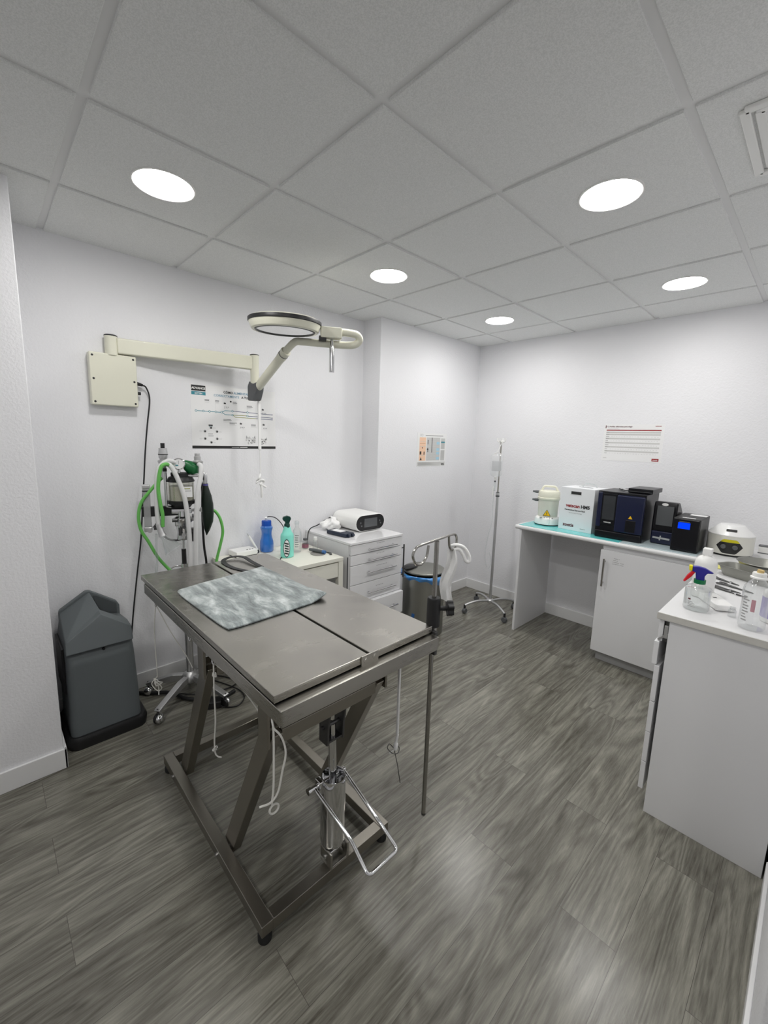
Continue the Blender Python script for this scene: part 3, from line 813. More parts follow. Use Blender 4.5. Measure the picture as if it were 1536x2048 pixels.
for u, v in ((.205, .285), (.310, .160), (.475, .160), (.470, .262)):
    ps.r(u, v, u + .015, v + .008, INK); ps.r(u + .002, v + .009, u + .010, v + .012, INKG)
    for k in range(3):
        ps.r(u + .004 + k * .011, v - .022, u + .010 + k * .011, v - .016, INKG); ps.r(u + .002 + k * .011, v - .030, u + .006 + k * .011, v - .025, INKLG)
for u, h0, h1 in ((.153, .234, .285), (.365, .243, .278)): ps.line((u, h0), (u, h1), .001, INKLG)
hx, hy = .118, .085
for k in range(6):
    a = PI / 2 + k * PI / 3
    u, v = hx + .044 * math.cos(a), hy + .046 * math.sin(a)
    u2, v2 = hx + .044 * math.cos(a + PI / 3), hy + .046 * math.sin(a + PI / 3)
    ps.line((u, v), (u2, v2), .0009, INKLG); ps.disc(u, v, .0085, INKG, .0002); ps.disc(u + .001, v - .001, .005, INK, .0004)
    ps.lines(u + (.012 if math.cos(a) > -.1 else -.034), v, .022, 2, INKLG)
ps.lines(.100, .094, .036, 4, INKG, .006, .0018); ps.r(.104, .142, .130, .150, INK); ps.r(.106, .137, .128, .140, TEAL)
# grey photograph of kittens, as soft patches of fur
rr = random.Random(5)
for cu, cv, n, sx, sy in ((.385, .052, 46, .036, .026), (.480, .048, 34, .024, .022)):
    for k in range(n):
        a = rr.uniform(0, 2 * PI); q = rr.random() ** .5
        u, v = cu + math.cos(a) * q * sx, cv + math.sin(a) * q * sy
        ps.disc(u, v, rr.uniform(.003, .0075), rr.choice((INKG, INKLG, LGREYP, INKLG, PAPER)), .0002 + k * .00001, 9)
    for s in (-1, 1):
        u = cu + s * sx * .72
        ps.m.quad([ps.p(u - .008, cv + sy * .6, .002), ps.p(u + .010, cv + sy * .5, .002), ps.p(u + s * .005, cv + sy * 1.45, .002)], INKG)
        ps.disc(cu + s * sx * .3, cv + .002, .0035, INK, .001)
    ps.disc(cu, cv - .010, .003, INK, .001)
single('wall_poster', ps.m, 'large white feeding guide poster with coloured timelines on the left wall', 'poster', (XL, .34, 1.462))

# small colour safety poster
p2 = Sheet((0, 1.913, 1.318), (0, 1, 0), .412, .302, (1, 0, 0)); w, h = .412, .302
p2.r(.01, .004, w - .012, .040, LGREYP); p2.lines(.016, .032, .22, 3, INKLG, .009, .002)
p2.r(w - .062, .008, w - .022, .024, RED); p2.r(w - .056, .013, w - .028, .018, PAPER, .0003)
p2.r(.03, .052, .118, .262, ORANGE)
for v in (.205, .225, .180, .100): p2.r(.034, v, .110, v + .003, mat('ink_brown', srgb(190, 130, 90), .6) if v == .205 else INKLG, .0003)
p2.disc(.07, .168, .006, MAROON, .0004); p2.r(.036, .108, .058, .136, INK, .0004); p2.r(.090, .106, .102, .134, INK, .0004)
p2.m.quad([p2.p(.04, .058, .0022), p2.p(.066, .058, .0022), p2.p(.054, .086, .0022)], INK)
p2.r(.128, .052, .318, .262, LGREYP)
for i in range(4):
    for j in range(9):
        u = .133 + i * .046; v = .245 - j * .022
        p2.r(u, v, u + random.uniform(.022, .040), v + .006, INKLG, .0003)
for v0, v1 in ((.20, .24), (.13, .16)): p2.r(.142, v0, .150, v1, INK, .0004)
p2.m.quad([p2.p(.132, .150, .0022), p2.p(.156, .150, .0022), p2.p(.144, .172, .0022)], INK)
p2.r(.198, .126, .206, .262, INK, .0005)
for v in (.200, .142, .108, .060): p2.r(.268, v, .312, v + .024, LBLUEP, .0005); p2.lines(.272, v + .016, .034, 2, INKBLUE, .007, .003)
p2.r(.332, .158, w - .022, .258, LGREYP); p2.r(.332, .216, w - .022, .228, TEAL, .0004); p2.r(.332, .052, w - .022, .148, LGREYP)
p2.lines(.338, .142, .05, 7, INKLG, .011, .0018); p2.lines(.338, .206, .05, 4, INKLG, .011, .0018)
p2.r(.11, .276, .36, .283, INKG); p2.disc(.045, .281, .011, INKG); p2.disc(.045, .281, .009, PAPER, .0002); p2.disc(.066, .281, .011, INKG, .0001); p2.disc(.066, .281, .009, PAPER, .0003)
single('safety_poster', p2.m, 'small orange, grey and blue information poster on the far left wall', 'poster', (0, 2.12, 1.318))

# lab profile chart on the back wall
p3 = Sheet((1.247, YB, 1.438), (1, 0, 0), .424, .288, (0, -1, 0)); w, h = .424, .288
p3.m.bm.verts.ensure_lookup_table()
p3.r(.010, .258, .016, .280, MAROON)
p3.t('12 Perfiles diferentes para elegir', .022, .266, .0142, MAROON, 'LEFT', .0003)
p3.lines(.022, .255, .11, 2, INKLG, .005, .0018)
p3.t('vetscan', w - .020, .270, .014, RED, 'RIGHT', .0003)
p3.r(.020, .238, w - .018, .246, RED)
for k in range(11):
    v = .226 - k * .0165
    if k % 2 == 1 or k == 0: p3.r(.020, v - .006, w - .02, v + .005, LGREYP)
    p3.r(.020, v - .003, .020 + random.uniform(.018, .026), v + .001, INKG, .0003)
    for q in range(18): p3.r(.060 + q * .019, v - .003, .060 + q * .019 + random.uniform(.003, .010), v, INKLG, .0003)
p3.r(.015, .020, .04, .0225, INKG)
p3.r(w - .060, .010, w - .014, .030, RED); p3.t('zoetis', w - .037, .0155, .0135, PAPER, 'CENTER', .0003)
single('profile_chart', p3.m, 'white chart sheet with red heading and grey rows on the back wall', 'poster', (1.459, YB, 1.438))

# ------------------------------------------------------------------ anaesthesia machine
mx, my = .04, -.09
rzm = math.atan2(.951, .309)
N_ = thing('anaesthesia_machine', 'chrome anaesthesia trolley with green hoses standing behind the steel table', 'medical machine', (mx, my, 0), rzm)
# local axes: x to the picture's right, y away from the camera, z up
def nb(name, m, parent=N_, **k): return m.build(name, parent, world=False, **k)
hub = MB().lathe([(0, .075), (.04, .075), (.05, .085), (.05, .115), (.035, .13), (.022, .14), (0, .14)], ALU, (0, 0, 0), 32)
hb = nb('base_hub', hub)
legang = [math.radians(a) for a in (-125, -53, 19, 91, 163)]
for a in legang:
    r0, r1 = .03, .29
    if abs(math.degrees(a) - 91) < 2: r1 = .20
    if abs(math.degrees(a) - 163) < 2: r1 = .24
    m = MB(); ca, sa = math.cos(a), math.sin(a)
    M = Matrix.Rotation(a, 4, 'Z')
    m.prism([(r0, .088), (r0, .122), (r0 + .07, .122), (r1, .082), (r1 + .012, .076), (r1, .062)], -.017, .017, ALU, 'y', .003, M)
    lg = nb('base_leg', m)
    cst = MB()
    p = Vector((ca * r1, sa * r1, 0)); t_ = Vector((-sa, ca, 0))
    cst.lathe([(0, -.010), (.022, -.010), (.026, -.006), (.026, .002), (.022, .012), (.012, .018), (0, .019)], CHROME, tuple(p + Vector((0, 0, .026)) + t_ * .008), 24, Matrix.Rotation(a, 4, 'Z') @ Matrix.Rotation(-PI / 2, 4, 'X'))
    cst.lathe([(0, -.006), (.024, -.006), (.026, -.003), (.026, .003), (.024, .006), (0, .006)], BLACK, tuple(p + Vector((0, 0, .026)) - t_ * .008), 24, Matrix.Rotation(a, 4, 'Z') @ Matrix.Rotation(-PI / 2, 4, 'X'))
    cst.cyl(tuple(p + Vector((0, 0, .05))), tuple(p + Vector((0, 0, .082))), .006, DMETAL, seg=10)
    nb('caster', cst, lg)
nb('column', MB().cyl((0, 0, .13), (-.004, 0, .79), .021, ALU).cyl((-.004, 0, .79), (-.006, 0, .96), .008, CHROME))
nb('column_sleeve', MB().cyl((-.006, 0, .80), (-.006, 0, .896), .0125, BLACK))
nb('height_clamp', MB().cyl((-.004, 0, .765), (-.004, 0, .812), .021, CHROME).tube(spline([(-.02, -.01, .80), (-.05, -.012, .803), (-.07, -.012, .795), (-.075, -.012, .79)], 5), .005, CHROME, 8))
nb('manifold_body', MB().lathe([(0, .955), (.036, .955), (.040, .965), (.036, 1.0), (.040, 1.02), (.040, 1.05), (.050, 1.06), (.050, 1.082), (.034, 1.09), (.032, 1.12), (0, 1.12)], CHROME, (0, 0, 0), 28).box(-.045, .01, -.03, .03, 1.035, 1.06, ALU, .006).box(.025, .06, -.02, .02, .94, 1.0, DMETAL, .004).lathe([(0, 0), (.012, 0), (.012, .01), (0, .01)], ALU, (-.003, -.032, .985), 18, Matrix.Rotation(PI / 2, 4, 'X')))
nb('mounting_rail', MB().box(-.205, .02, -.014, .014, 1.095, 1.150, BLACK, .004).box(-.06, .045, -.022, .022, 1.105, 1.135, CHROME, .006))
fm = nb('flow_meter', MB().box(-.194, -.160, -.018, .016, 1.035, 1.255, clear_mat('grey_tinted_plastic', (.62, .63, .63, 1), .18, .45), .004).cyl((-.177, 0, 1.04), (-.177, 0, 1.25), .005, MILKY, seg=10))
nb('meter_cap', MB().box(-.196, -.158, -.020, .018, 1.250, 1.272, ALU, .004).box(-.196, -.158, -.020, .018, 1.235, 1.240, BLACK), fm)
nb('meter_foot', MB().box(-.196, -.158, -.020, .018, 1.012, 1.038, ALU, .004).lathe([(0, 0), (.011, 0), (.012, .012), (0, .012)], ALU, (-.168, -.020, 1.02), 18, Matrix.Rotation(PI / 2, 4, 'X')), fm)
ab = nb('absorber_canister', MB().lathe([(.066, 1.18), (.068, 1.184), (.068, 1.284), (.066, 1.288)], SMOKE, (-.006, 0, 0), 40).cyl((-.006, 0, 1.182), (-.006, 0, 1.262), .060, mat('soda_lime', srgb(222, 218, 200), .8, bump=(160, .8, .006)), seg=32).box(.0, .05, -.0685, -.0655, 1.205, 1.262, PAPER).box(.006, .040, -.0695, -.068, 1.25, 1.254, OLIVE).box(.006, .044, -.0695, -.068, 1.238, 1.241, INKG))
nb('canister_lid', MB().lathe([(0, 1.286), (.071, 1.286), (.072, 1.292), (.060, 1.312), (.045, 1.318), (.045, 1.335), (0, 1.335)], BLACK, (-.006, 0, 0), 40).box(-.055, .055, -.02, .02, 1.318, 1.337, BLACK, .004), ab)
nb('canister_base', MB().lathe([(0, 1.14), (.045, 1.14), (.055, 1.155), (.070, 1.162), (.072, 1.180), (0, 1.180)], BLACK, (-.006, 0, 0), 40), ab)
nb('clamp_rod', MB().cyl((-.082, -.03, 1.165), (-.082, -.03, 1.345), .0075, CHROME).cyl((-.082, -.03, 1.345), (-.082, -.03, 1.362), .011, BLACK).tube(spline([(-.082, -.03, 1.17), (-.08, -.03, 1.152), (-.06, -.02, 1.145)], 5), .007, CHROME, 10))
vl = nb('intake_valve', MB().lathe([(0, 1.37), (.018, 1.37), (.028, 1.395), (.028, 1.402), (.016, 1.408), (.022, 1.418), (.024, 1.44), (.021, 1.46), (.021, 1.470), (0, 1.470)], ALU, (-.087, 0, 0), 28).cyl((-.087, 0, 1.30), (-.087, 0, 1.375), .014, ALU))
nb('valve_stem', MB().lathe([(0, 1.468), (.0105, 1.468), (.0105, 1.497), (0, 1.497)], BLACK, (-.087, 0, 0), 20).cyl((-.087, 0, 1.4335), (-.087, 0, 1.4385), .0245, BLACK), vl)
vr = nb('exhaust_valve', MB().lathe([(0, 1.33), (.014, 1.33), (.014, 1.38), (.028, 1.388), (.030, 1.398), (.018, 1.406), (.018, 1.425), (.014, 1.428), (.014, 1.443), (0, 1.443)], ALU, (.084, 0, 0), 28))
g_ = nb('pressure_gauge', MB().lathe([(0, 0), (.030, 0), (.032, .004), (.032, .018), (.028, .020)], CHROME, (-.012, -.02, 1.386), 36, Matrix.Rotation(PI / 2, 4, 'X')).cyl((-.012, -.025, 1.335), (-.012, -.025, 1.36), .007, CHROME))
nb('gauge_dial', MB().lathe([(0, .0185), (.0275, .0185), (.0275, .0175), (0, .0175)], PAPER, (-.012, -.02, 1.386), 36, Matrix.Rotation(PI / 2, 4, 'X')).box(-.013, -.0115, -.0400, -.0393, 1.386, 1.405, INK).box(-.028, -.014, -.0400, -.0393, 1.376, 1.382, TEAL), g_)
nb('green_bellows', MB().tube([(.012, -.01, 1.392), (.035, -.01, 1.375), (.06, -.01, 1.352), (.066, -.01, 1.33)], [.018, .032, .036, .022], DGREEN, 20).box(.028, .105, -.022, .012, 1.312, 1.326, ALU, .004))
el = nb('bag_elbow', MB().tube(spline([(.09, 0, 1.332), (.108, 0, 1.330), (.119, 0, 1.318), (.121, 0, 1.295), (.121, 0, 1.268)], 6), .0125, CHROME, 14))
rb = nb('reservoir_bag', MB().tube([(.121, 0, 1.272), (.121, 0, 1.262), (.121, 0, 1.24), (.124, 0, 1.20), (.127, 0, 1.15), (.128, 0, 1.10), (.127, 0, 1.05), (.122, 0, 1.0), (.118, 0, .968)], [.013, .014, .019, .028, .033, .033, .029, .015, .002], BAGGREEN, 24))
nb('bag_collar', MB().cyl((.121, 0, 1.258), (.121, 0, 1.270), .0145, mat('violet_band', srgb(90, 84, 150), .5)), rb)
nb('black_hose', MB().tube(spline([(.098, .015, 1.30), (.104, .02, 1.24), (.100, .03, 1.10), (.101, .03, .96), (.104, .035, .88), (.112, .04, .80), (.114, .04, .70)], 6), .0065, BLACK, 10))
nb('support_bracket', MB().box(.04, .105, -.006, .012, 1.112, 1.128, ALU, .004).box(.09, .108, -.012, .02, 1.106, 1.135, ALU, .004))
def hose(name, pts, r, m_): return nb(name, MB().tube(spline(pts, 8), r, m_, 14))
hose('breathing_hose', [(-.097, -.03, 1.375), (-.081, -.05, 1.390), (-.06, -.065, 1.384), (-.036, -.075, 1.350), (.006, -.085, 1.222), (.022, -.085, 1.075), (.026, -.08, .92), (.024, -.075, .79), (.022, -.07, .68)], .0125, CORR)
hose('breathing_hose', [(.088, -.03, 1.385), (.100, -.045, 1.372), (.096, -.06, 1.32), (.078, -.075, 1.235), (.063, -.08, 1.073), (.056, -.075, .92), (.052, -.07, .79), (.05, -.07, .68)], .0125, CORR)
hose('mask_hose', [(-.03, -.04, 1.395), (-.061, -.06, 1.405), (-.095, -.075, 1.383), (-.117, -.085, 1.329), (-.126, -.085, 1.168), (-.123, -.085, 1.052)], .0115, CORR)
hose('green_hose', [(-.044, -.03, 1.355), (-.056, -.06, 1.378), (-.076, -.09, 1.388), (-.098, -.10, 1.367), (-.114, -.10, 1.268), (-.109, -.098, 1.184), (-.101, -.095, 1.122), (-.103, -.092, 1.051)], .0095, GREEN)
hose('green_hose', [(-.085, .01, 1.315), (-.110, -.01, 1.295), (-.158, -.02, 1.238), (-.203, -.02, 1.174), (-.219, -.02, 1.10), (-.211, -.02, 1.024), (-.180, -.02, .959), (-.135, -.02, .860), (-.081, -.02, .781), (-.05, -.02, .73)], .0085, GREEN)
hose('green_hose', [(.150, .03, 1.112), (.172, .03, 1.100), (.197, .03, 1.054), (.209, .03, .977), (.193, .03, .896), (.170, .03, .803), (.160, .02, .72)], .0085, GREEN)
nb('thin_tube', MB().tube(spline([(-.136, -.08, 1.01), (-.140, -.07, .92), (-.141, -.06, .85), (-.150, -.05, .76)], 6), .006, CLEAR, 10))
mk = nb('mask_connector', MB().tube([(-.123, -.085, 1.065), (-.112, -.088, 1.02), (-.105, -.09, 1.0)], [.014, .016, .020], ALU, 18))
dm = Vector((.55, -.1, -.83)).normalized(); q = dm.orthogonal().normalized(); q2 = dm.cross(q)
nb('face_mask', MB().lathe([(.012, 0), (.015, .02), (.030, .05), (.046, .088), (.049, .094), (.047, .096)], CLEAR, (-.107, -.09, 1.0), 28, Matrix((q, q2, dm)).transposed().to_4x4()))
nb('valve_cluster', MB().box(.03, .062, -.03, .0, .985, 1.02, DMETAL, .004).cyl((.03, -.03, 1.0), (.03, -.052, 1.0), .012, BLACK, seg=16).cyl((-.03, -.035, 1.072), (-.058, -.035, 1.072), .010, DMETAL, seg=14).cyl((.0, -.04, 1.035), (.0, -.062, 1.035), .009, DMETAL, seg=14).cyl((.055, -.01, 1.06), (.055, -.01, 1.10), .012, CHROME, seg=16).box(-.028, -.012, -.046, -.036, .985, 1.03, DMETAL, .002).box(-.15, -.105, -.02, .02, 1.02, 1.036, DMETAL, .003).cyl((-.15, 0, 1.03), (-.12, 0, 1.075), .006, DMETAL, seg=10).cyl((-.128, 0, 1.04), (-.128, 0, 1.10), .009, DMETAL, seg=12).tube(spline([(-.10, 0, .975), (-.08, 0, .958), (-.04, 0, .95), (-.005, 0, .955)], 6), .005, BLACK, 8).lathe([(0, 0), (.010, 0), (.010, .025), (0, .025)], ALU, (.03, -.03, 1.085), 16, Matrix.Rotation(PI / 2, 4, 'X')))

# ------------------------------------------------------------------ oxygen concentrator
O = thing('oxygen_concentrator', 'dark grey upright oxygen concentrator on black base by the left pier', 'medical machine', (0, -.53, 0))
def sect(z, x0, x1, y0, y1, r=.03, n=5):
    pts = []
    for cx, cy, a in ((x1 - r, y1 - r, 0), (x0 + r, y1 - r, PI / 2), (x0 + r, y0 + r, PI), (x1 - r, y0 + r, 1.5 * PI)):
        for k in range(n + 1): pts.append((cx + r * math.cos(a + PI / 2 * k / n), cy + r * math.sin(a + PI / 2 * k / n), z))
    return pts
def loft(mb, secs, m, cap0=True, cap1=True):
    t = bmesh.new(); R = [[t.verts.new(p) for p in s] for s in secs]
    for a, b in zip(R, R[1:]):
        n = len(a)
        for k in range(n): t.faces.new((a[k], a[(k + 1) % n], b[(k + 1) % n], b[k]))
    if cap0: t.faces.new(R[0][::-1])
    if cap1: t.faces.new(R[-1])
    bmesh.ops.recalc_face_normals(t, faces=t.faces[:]); mb._merge(t, m)
m = MB(); loft(m, [sect(.0, -.17, .185, -.705, -.362, .05), sect(.045, -.175, .19, -.71, -.357, .05), sect(.062, -.165, .18, -.70, -.367, .05)], BLACK)
m.build('base', O)
m = MB()
loft(m, [sect(.055, -.15, .165, -.690, -.385), sect(.20, -.15, .160, -.688, -.388), sect(.42, -.15, .152, -.684, -.396), sect(.455, -.15, .146, -.684, -.398), sect(.480, -.15, .130, -.684, -.399, .03), sect(.497, -.15, .126, -.684, -.399, .03)], SLATE, True, True)
m.build('front_panel', O)
def facets(V, F, m_, bev):
    t = bmesh.new(); vs = [t.verts.new(v) for v in V]
    for f in F: t.faces.new([vs[i] for i in f])
    bmesh.ops.recalc_face_normals(t, faces=t.faces[:])
    if bev: bmesh.ops.bevel(t, geom=t.edges[:], offset=bev, segments=3, profile=.5, affect='EDGES')
    k = MB(); k._merge(t, m_); return k
# gabled hood over the front, falling to the left as one broad facet, with the hand grip behind it on the right
HV = [(.158, -.684, .488), (.158, -.401, .488), (.134, -.401, .556), (.106, -.525, .645), (.138, -.681, .546), (.06, -.402, .564), (.045, -.520, .645),
      (-.125, -.535, .696), (-.13, -.668, .610), (-.15, -.684, .488), (-.15, -.401, .488), (-.12, -.402, .540), (-.12, -.512, .565)]
HF = [(0, 1, 2, 3, 4), (2, 5, 6, 3), (4, 3, 6), (4, 6, 7), (4, 7, 8), (0, 4, 8, 9), (1, 10, 11, 5, 2), (5, 11, 12, 6), (6, 12, 7), (7, 12, 11, 10, 9, 8), (0, 9, 10, 1)]
facets(HV, HF, SLATE, .006).build('top_hood', O)
MB().prism([(-.672, .50), (-.400, .50), (-.400, .588), (-.412, .612), (-.50, .676), (-.535, .700), (-.552, .700), (-.668, .622), (-.672, .605)], -.152, -.122, SLATE, 'x', .005).build('handle', O)
MB().prism([(-.415, .545), (-.415, .602), (-.505, .668), (-.520, .672), (-.512, .575)], -.1225, -.1195, SLATE_SHADE, 'x', .001).build('handle_recess_shade', O)  # thin dark sheet, its colour standing in for shade in the grip opening
MB().lathe([(0, .010), (.005, .009), (.007, .004), (.007, 0), (0, 0)], BLACK, (.134, -.53, .470), 14, Matrix.Rotation(PI / 2, 4, 'Y')).build('button', O)
MB().box(-.14, .09, -.695, -.680, .26, .50, BLACK, .004).build('side_grille', O)

# cables and adapters on the floor
m = MB()
m.tube(spline([(-.13, -.33, .012), (-.07, -.27, .014), (-.02, -.21, .016), (.04, -.17, .014), (.10, -.15, .013), (.16, -.10, .013), (.20, -.04, .013), (.24, .02, .012), (.22, .10, .012)], 8), .011, BLACK, 10)
single('thick_cable', m, 'thick black cable snaking across the floor under the anaesthesia trolley', 'cable', (.04, -.17, .012))
m = MB()
m.tube(spline([(.29, -.035, .02), (.33, -.0, .006), (.36, .06, .006), (.31, .12, .006), (.22, .13, .006), (.10, .09, .006), (.0, .04, .006), (-.08, -.04, .006)], 8), .0035, BLACK, 8)
m.tube(spline([(.02, -.18, .02), (.08, -.10, .006), (.12, -.02, .006), (.16, .09, .006), (.12, .16, .006), (.02, .12, .006), (-.06, .06, .006)], 8), .0035, BLACK, 8)
single('thin_cable', m, 'thin black cables looped on the floor behind the table leg', 'cable', (.16, .09, .004))
m = MB().box(-.06, .06, -.032, .032, 0, .042, BLACK, .006, 2, Matrix.Translation((.262, -.062, .001)) @ Matrix.Rotation(1.15, 4, 'Z'))
single('power_adapter', m, 'black power adapter block on the floor under the steel table', 'adapter', (.24, -.085, 0))

# ------------------------------------------------------------------ side table
sx0, sx1, sy0, sy1, sz = XL + .004, .322, .158, .848, .745
SCREAM = mat('white_side_table', srgb(226, 225, 214), .4)
E_ = thing('side_table', 'white side table with one drawer against the left wall', 'table', (.06, .5, 0))
MB().box(sx0, sx1, sy0, sy1, sz - .026, sz, SCREAM, .002).build('table_top', E_)
for x, y in ((sx0 + .02, sy0 + .02), (sx1 - .02, sy0 + .02), (sx0 + .02, sy1 - .02), (sx1 - .02, sy1 - .02)):
    MB().box(x - .019, x + .019, y - .019, y + .019, 0, sz - .026, SCREAM, .002).build('leg', E_)
MB().box(sx1 - .34, sx1 - .005, sy0 + .041, sy1 - .041, sz - .135, sz - .034, SCREAM, .002).build('drawer', E_)
MB().box(sx0 + .02, sx0 + .04, sy0 + .04, sy1 - .04, sz - .135, sz - .027, SCREAM, .002).build('back_rail', E_)

# scaler unit
U_ = thing('dental_scaler', 'white flat dental scaler unit with three buttons on the side table', 'device', (-.13, .34, sz), math.radians(4))
MB().box(-.06, .055, -.078, .078, .006, .042, WPLAST, .006).build('housing', U_, world=False)
for k in range(3): MB().lathe([(0, .002), (.005, .0015), (.006, 0), (0, 0)], BLACK, (.03, .012 + k * .02, .042), 12).build('button', U_, world=False)
MB().box(-.055, .052, -.072, .072, 0, .007, RUBBER, .002).build('foot_strip', U_, world=False)
MB().tube([(.005, .105, .02), (-.01, .088, .06), (-.025, .068, .105), (-.03, .060, .122)], [.006, .008, .008, .004], WPLAST, 14).cyl((-.03, .060, .122), (-.036, .052, .138), .0055, ALU, r2=.003, seg=10).build('handpiece', U_, world=False)
MB().tube(spline([(.005, .106, .02), (.01, .110, .008), (.02, .10, .004), (.03, .084, .004)], 6), .004, BLACK, 8).build('handpiece_lead', U_, world=False)

# drinking bottle, blue
bx, by = -.125, .512
t = thing('water_bottle', 'translucent blue waisted water bottle on the side table', 'bottle', (bx, by, sz))
MB().lathe([(0, .002), (.040, .002), (.046, .010), (.047, .05), (.045, .075), (.037, .105), (.034, .125), (.036, .15), (.041, .165), (.042, .175), (.036, .182), (.034, .186)], BLUEC, (bx, by, sz), 36).build('bottle_body', t)
MB().lathe([(0, .222), (.030, .222), (.033, .218), (.033, .184), (.036, .182)], mat('blue_cap', srgb(16, 78, 178), .4), (bx, by, sz), 36).build('cap', t)
MB().cyl((bx, by, sz + .22), (bx + .006, by - .006, sz + .245), .007, WPLAST, r2=.009, seg=12).build('spout', t)

# turquoise spray bottle
bx, by = .082, .552
t = thing('spray_bottle', 'turquoise spray bottle with dark trigger on the side table', 'bottle', (bx, by, sz))
MB().lathe([(0, .001), (.040, .001), (.044, .006), (.044, .145), (.041, .160), (.033, .168), (.026, .19), (.022, .205), (.020, .212)], TURQ, (bx, by, sz), 32, None, .85, 1.05).build('bottle_body', t)
m = MB()
f = Vector((.93, -.37, 0)); s = Vector((.37, .93, 0))
def on(a, z, e=.0): return Vector((bx, by, sz + z)) + s * a + f * (.040 + e)
def oval(a, z, ra, rz_, mm, e):
    m.quad([on(a + ra * math.cos(2 * PI * k / 24), z + rz_ * math.sin(2 * PI * k / 24), e - .12 * (a + ra * math.cos(2 * PI * k / 24)) ** 2 * 8) for k in range(24)], mm)
oval(-.010, .070, .022, .062, mat('label_dark', srgb(22, 46, 52), .4), .0045); oval(-.010, .070, .019, .056, PAPER, .0052)
for k in range(5): m.quad([on(-.024, .034 + k * .017, .0060), on(.002, .026 + k * .017, .0060), on(.004, .034 + k * .017, .0060), on(-.022, .043 + k * .017, .0060)], INK if k % 2 == 0 else DKTEAL)
m.build('label', t)
m = MB()
m.lathe([(0, .205), (.019, .205), (.019, .225), (.014, .232), (0, .232)], DKTEAL, (bx, by, sz), 20)
m.prism([(-.030, .262), (-.026, .276), (.000, .284), (.022, .276), (.026, .262), (.018, .245), (.012, .225), (-.012, .225), (-.014, .245), (-.024, .250)], -.013, .013, DKTEAL, 'x', .004, Matrix.Translation((bx, by, sz)) @ Matrix.Rotation(-.4, 4, 'Z'))
m.build('trigger_head', t)

def plain_bottle(name, label, x, y, z, r, h, body, capm, neck=.4, caph=.15, grp=None, extra=None):
    t = thing(name, label, 'bottle', (x, y, z), 0, grp)
    nr = r * neck
    MB().lathe([(0, .001), (r * .93, .001), (r, h * .04), (r, h * .62), (r * .9, h * .70), (nr, h * .80), (nr, h * (1 - caph))], body, (x, y, z), 28).build('bottle_body', t)
    MB().lathe([(nr * .8, h * (1 - caph) - .002), (nr * 1.25, h * (1 - caph)), (nr * 1.25, h * .985), (nr * 1.1, h), (0, h)], capm, (x, y, z), 24).build('cap', t)
    if extra: extra(t)
    return t
def prints(x, y, z, r, n, z0, dz, w, mm, ang):
    m = MB()
    for k in range(n):
        a0 = ang - w / 2; zz = z + z0 + k * dz
        ww = w * random.uniform(.6, 1)
        m.grid(lambda u, v: Vector((x + (r + .0006) * math.cos(a0 + ww * u), y + (r + .0006) * math.sin(a0 + ww * u), zz + v * dz * .45)), 5, 1, mm)
    return m
plain_bottle('saline_bottle', 'tall clear saline bottle behind the turquoise spray bottle', .012, .672, sz, .031, .222, CLEARB, CLEAR, .4, .10,
             extra=lambda t: prints(.012, .672, sz, .031, 6, .04, .016, 1.0, INKG, -.5).build('printed_scale', t))
plain_bottle('medicine_vial', 'small clear vial with pink label on the side table', -.03, .768, sz, .024, .076, CLEARB, DGREY, .5, .18,
             extra=lambda t: MB().lathe([(.0245, .008), (.0247, .010), (.0247, .032), (.0245, .034)], mat('rose_label', srgb(150, 96, 112), .5), (-.03, .768, sz), 28).build('label', t))
plain_bottle('medicine_vial', 'small dropper vial with tall white cap beside the drawer cabinet', .035, .812, sz, .019, .092, CLEARB, WPLAST, .55, .34)
# clippers and pad
m = MB().lathe([(0, 0), (.055, 0), (.056, .002), (.055, .004), (0, .004)], mat('grey_mat', srgb(140, 138, 134), .7), (.15, .755, sz + .0005), 32, None, 1.0, .9)
single('round_pad', m, 'grey round pad lying flat on the side table', 'pad', (.15, .755, sz))
t = thing('hair_clipper', 'grey hair clipper with blue end lying on the round pad', 'clipper', (.14, .745, sz + .005))
cd = Vector((.86, .28, 0)).normalized()
a0 = Vector((.07, .74, sz + .018)); a1 = a0 + cd * .115
MB().tube([a0, a0.lerp(a1, .3), a0.lerp(a1, .7), a1], [.010, .0125, .012, .0125], DGREY, 16).build('clipper_body', t)
MB().tube([a1, a1 + cd * .022], [.0135, .0115], mat('steel_blue_plastic', srgb(70, 110, 165), .4), 16).build('clipper_end', t)
m = MB().bar((.10, .81, sz + .006), (.20, .825, sz + .006), .012, .006, DMETAL, (0, 1, 0), .002).bar((.20, .825, sz + .006), (.235, .805, sz + .006), .016, .008, DMETAL, (0, 1, 0), .002)
single('comb_tool', m, 'dark metal tool lying behind the clipper on the side table', 'tool', (.17, .815, sz))
m = MB().tube(spline([(-.125, .507, sz + .240), (-.115, .53, sz + .250), (-.09, .57, sz + .235), (-.05, .60, sz + .18), (.0, .60, sz + .10), (.03, .595, sz + .03), (.09, .50, sz + .004), (.16, .46, sz + .003)], 8), .0032, BLACK, 8)
single('thin_cable', m, 'thin dark cable arching from the blue bottle across the side table', 'cable', (.0, .60, sz))

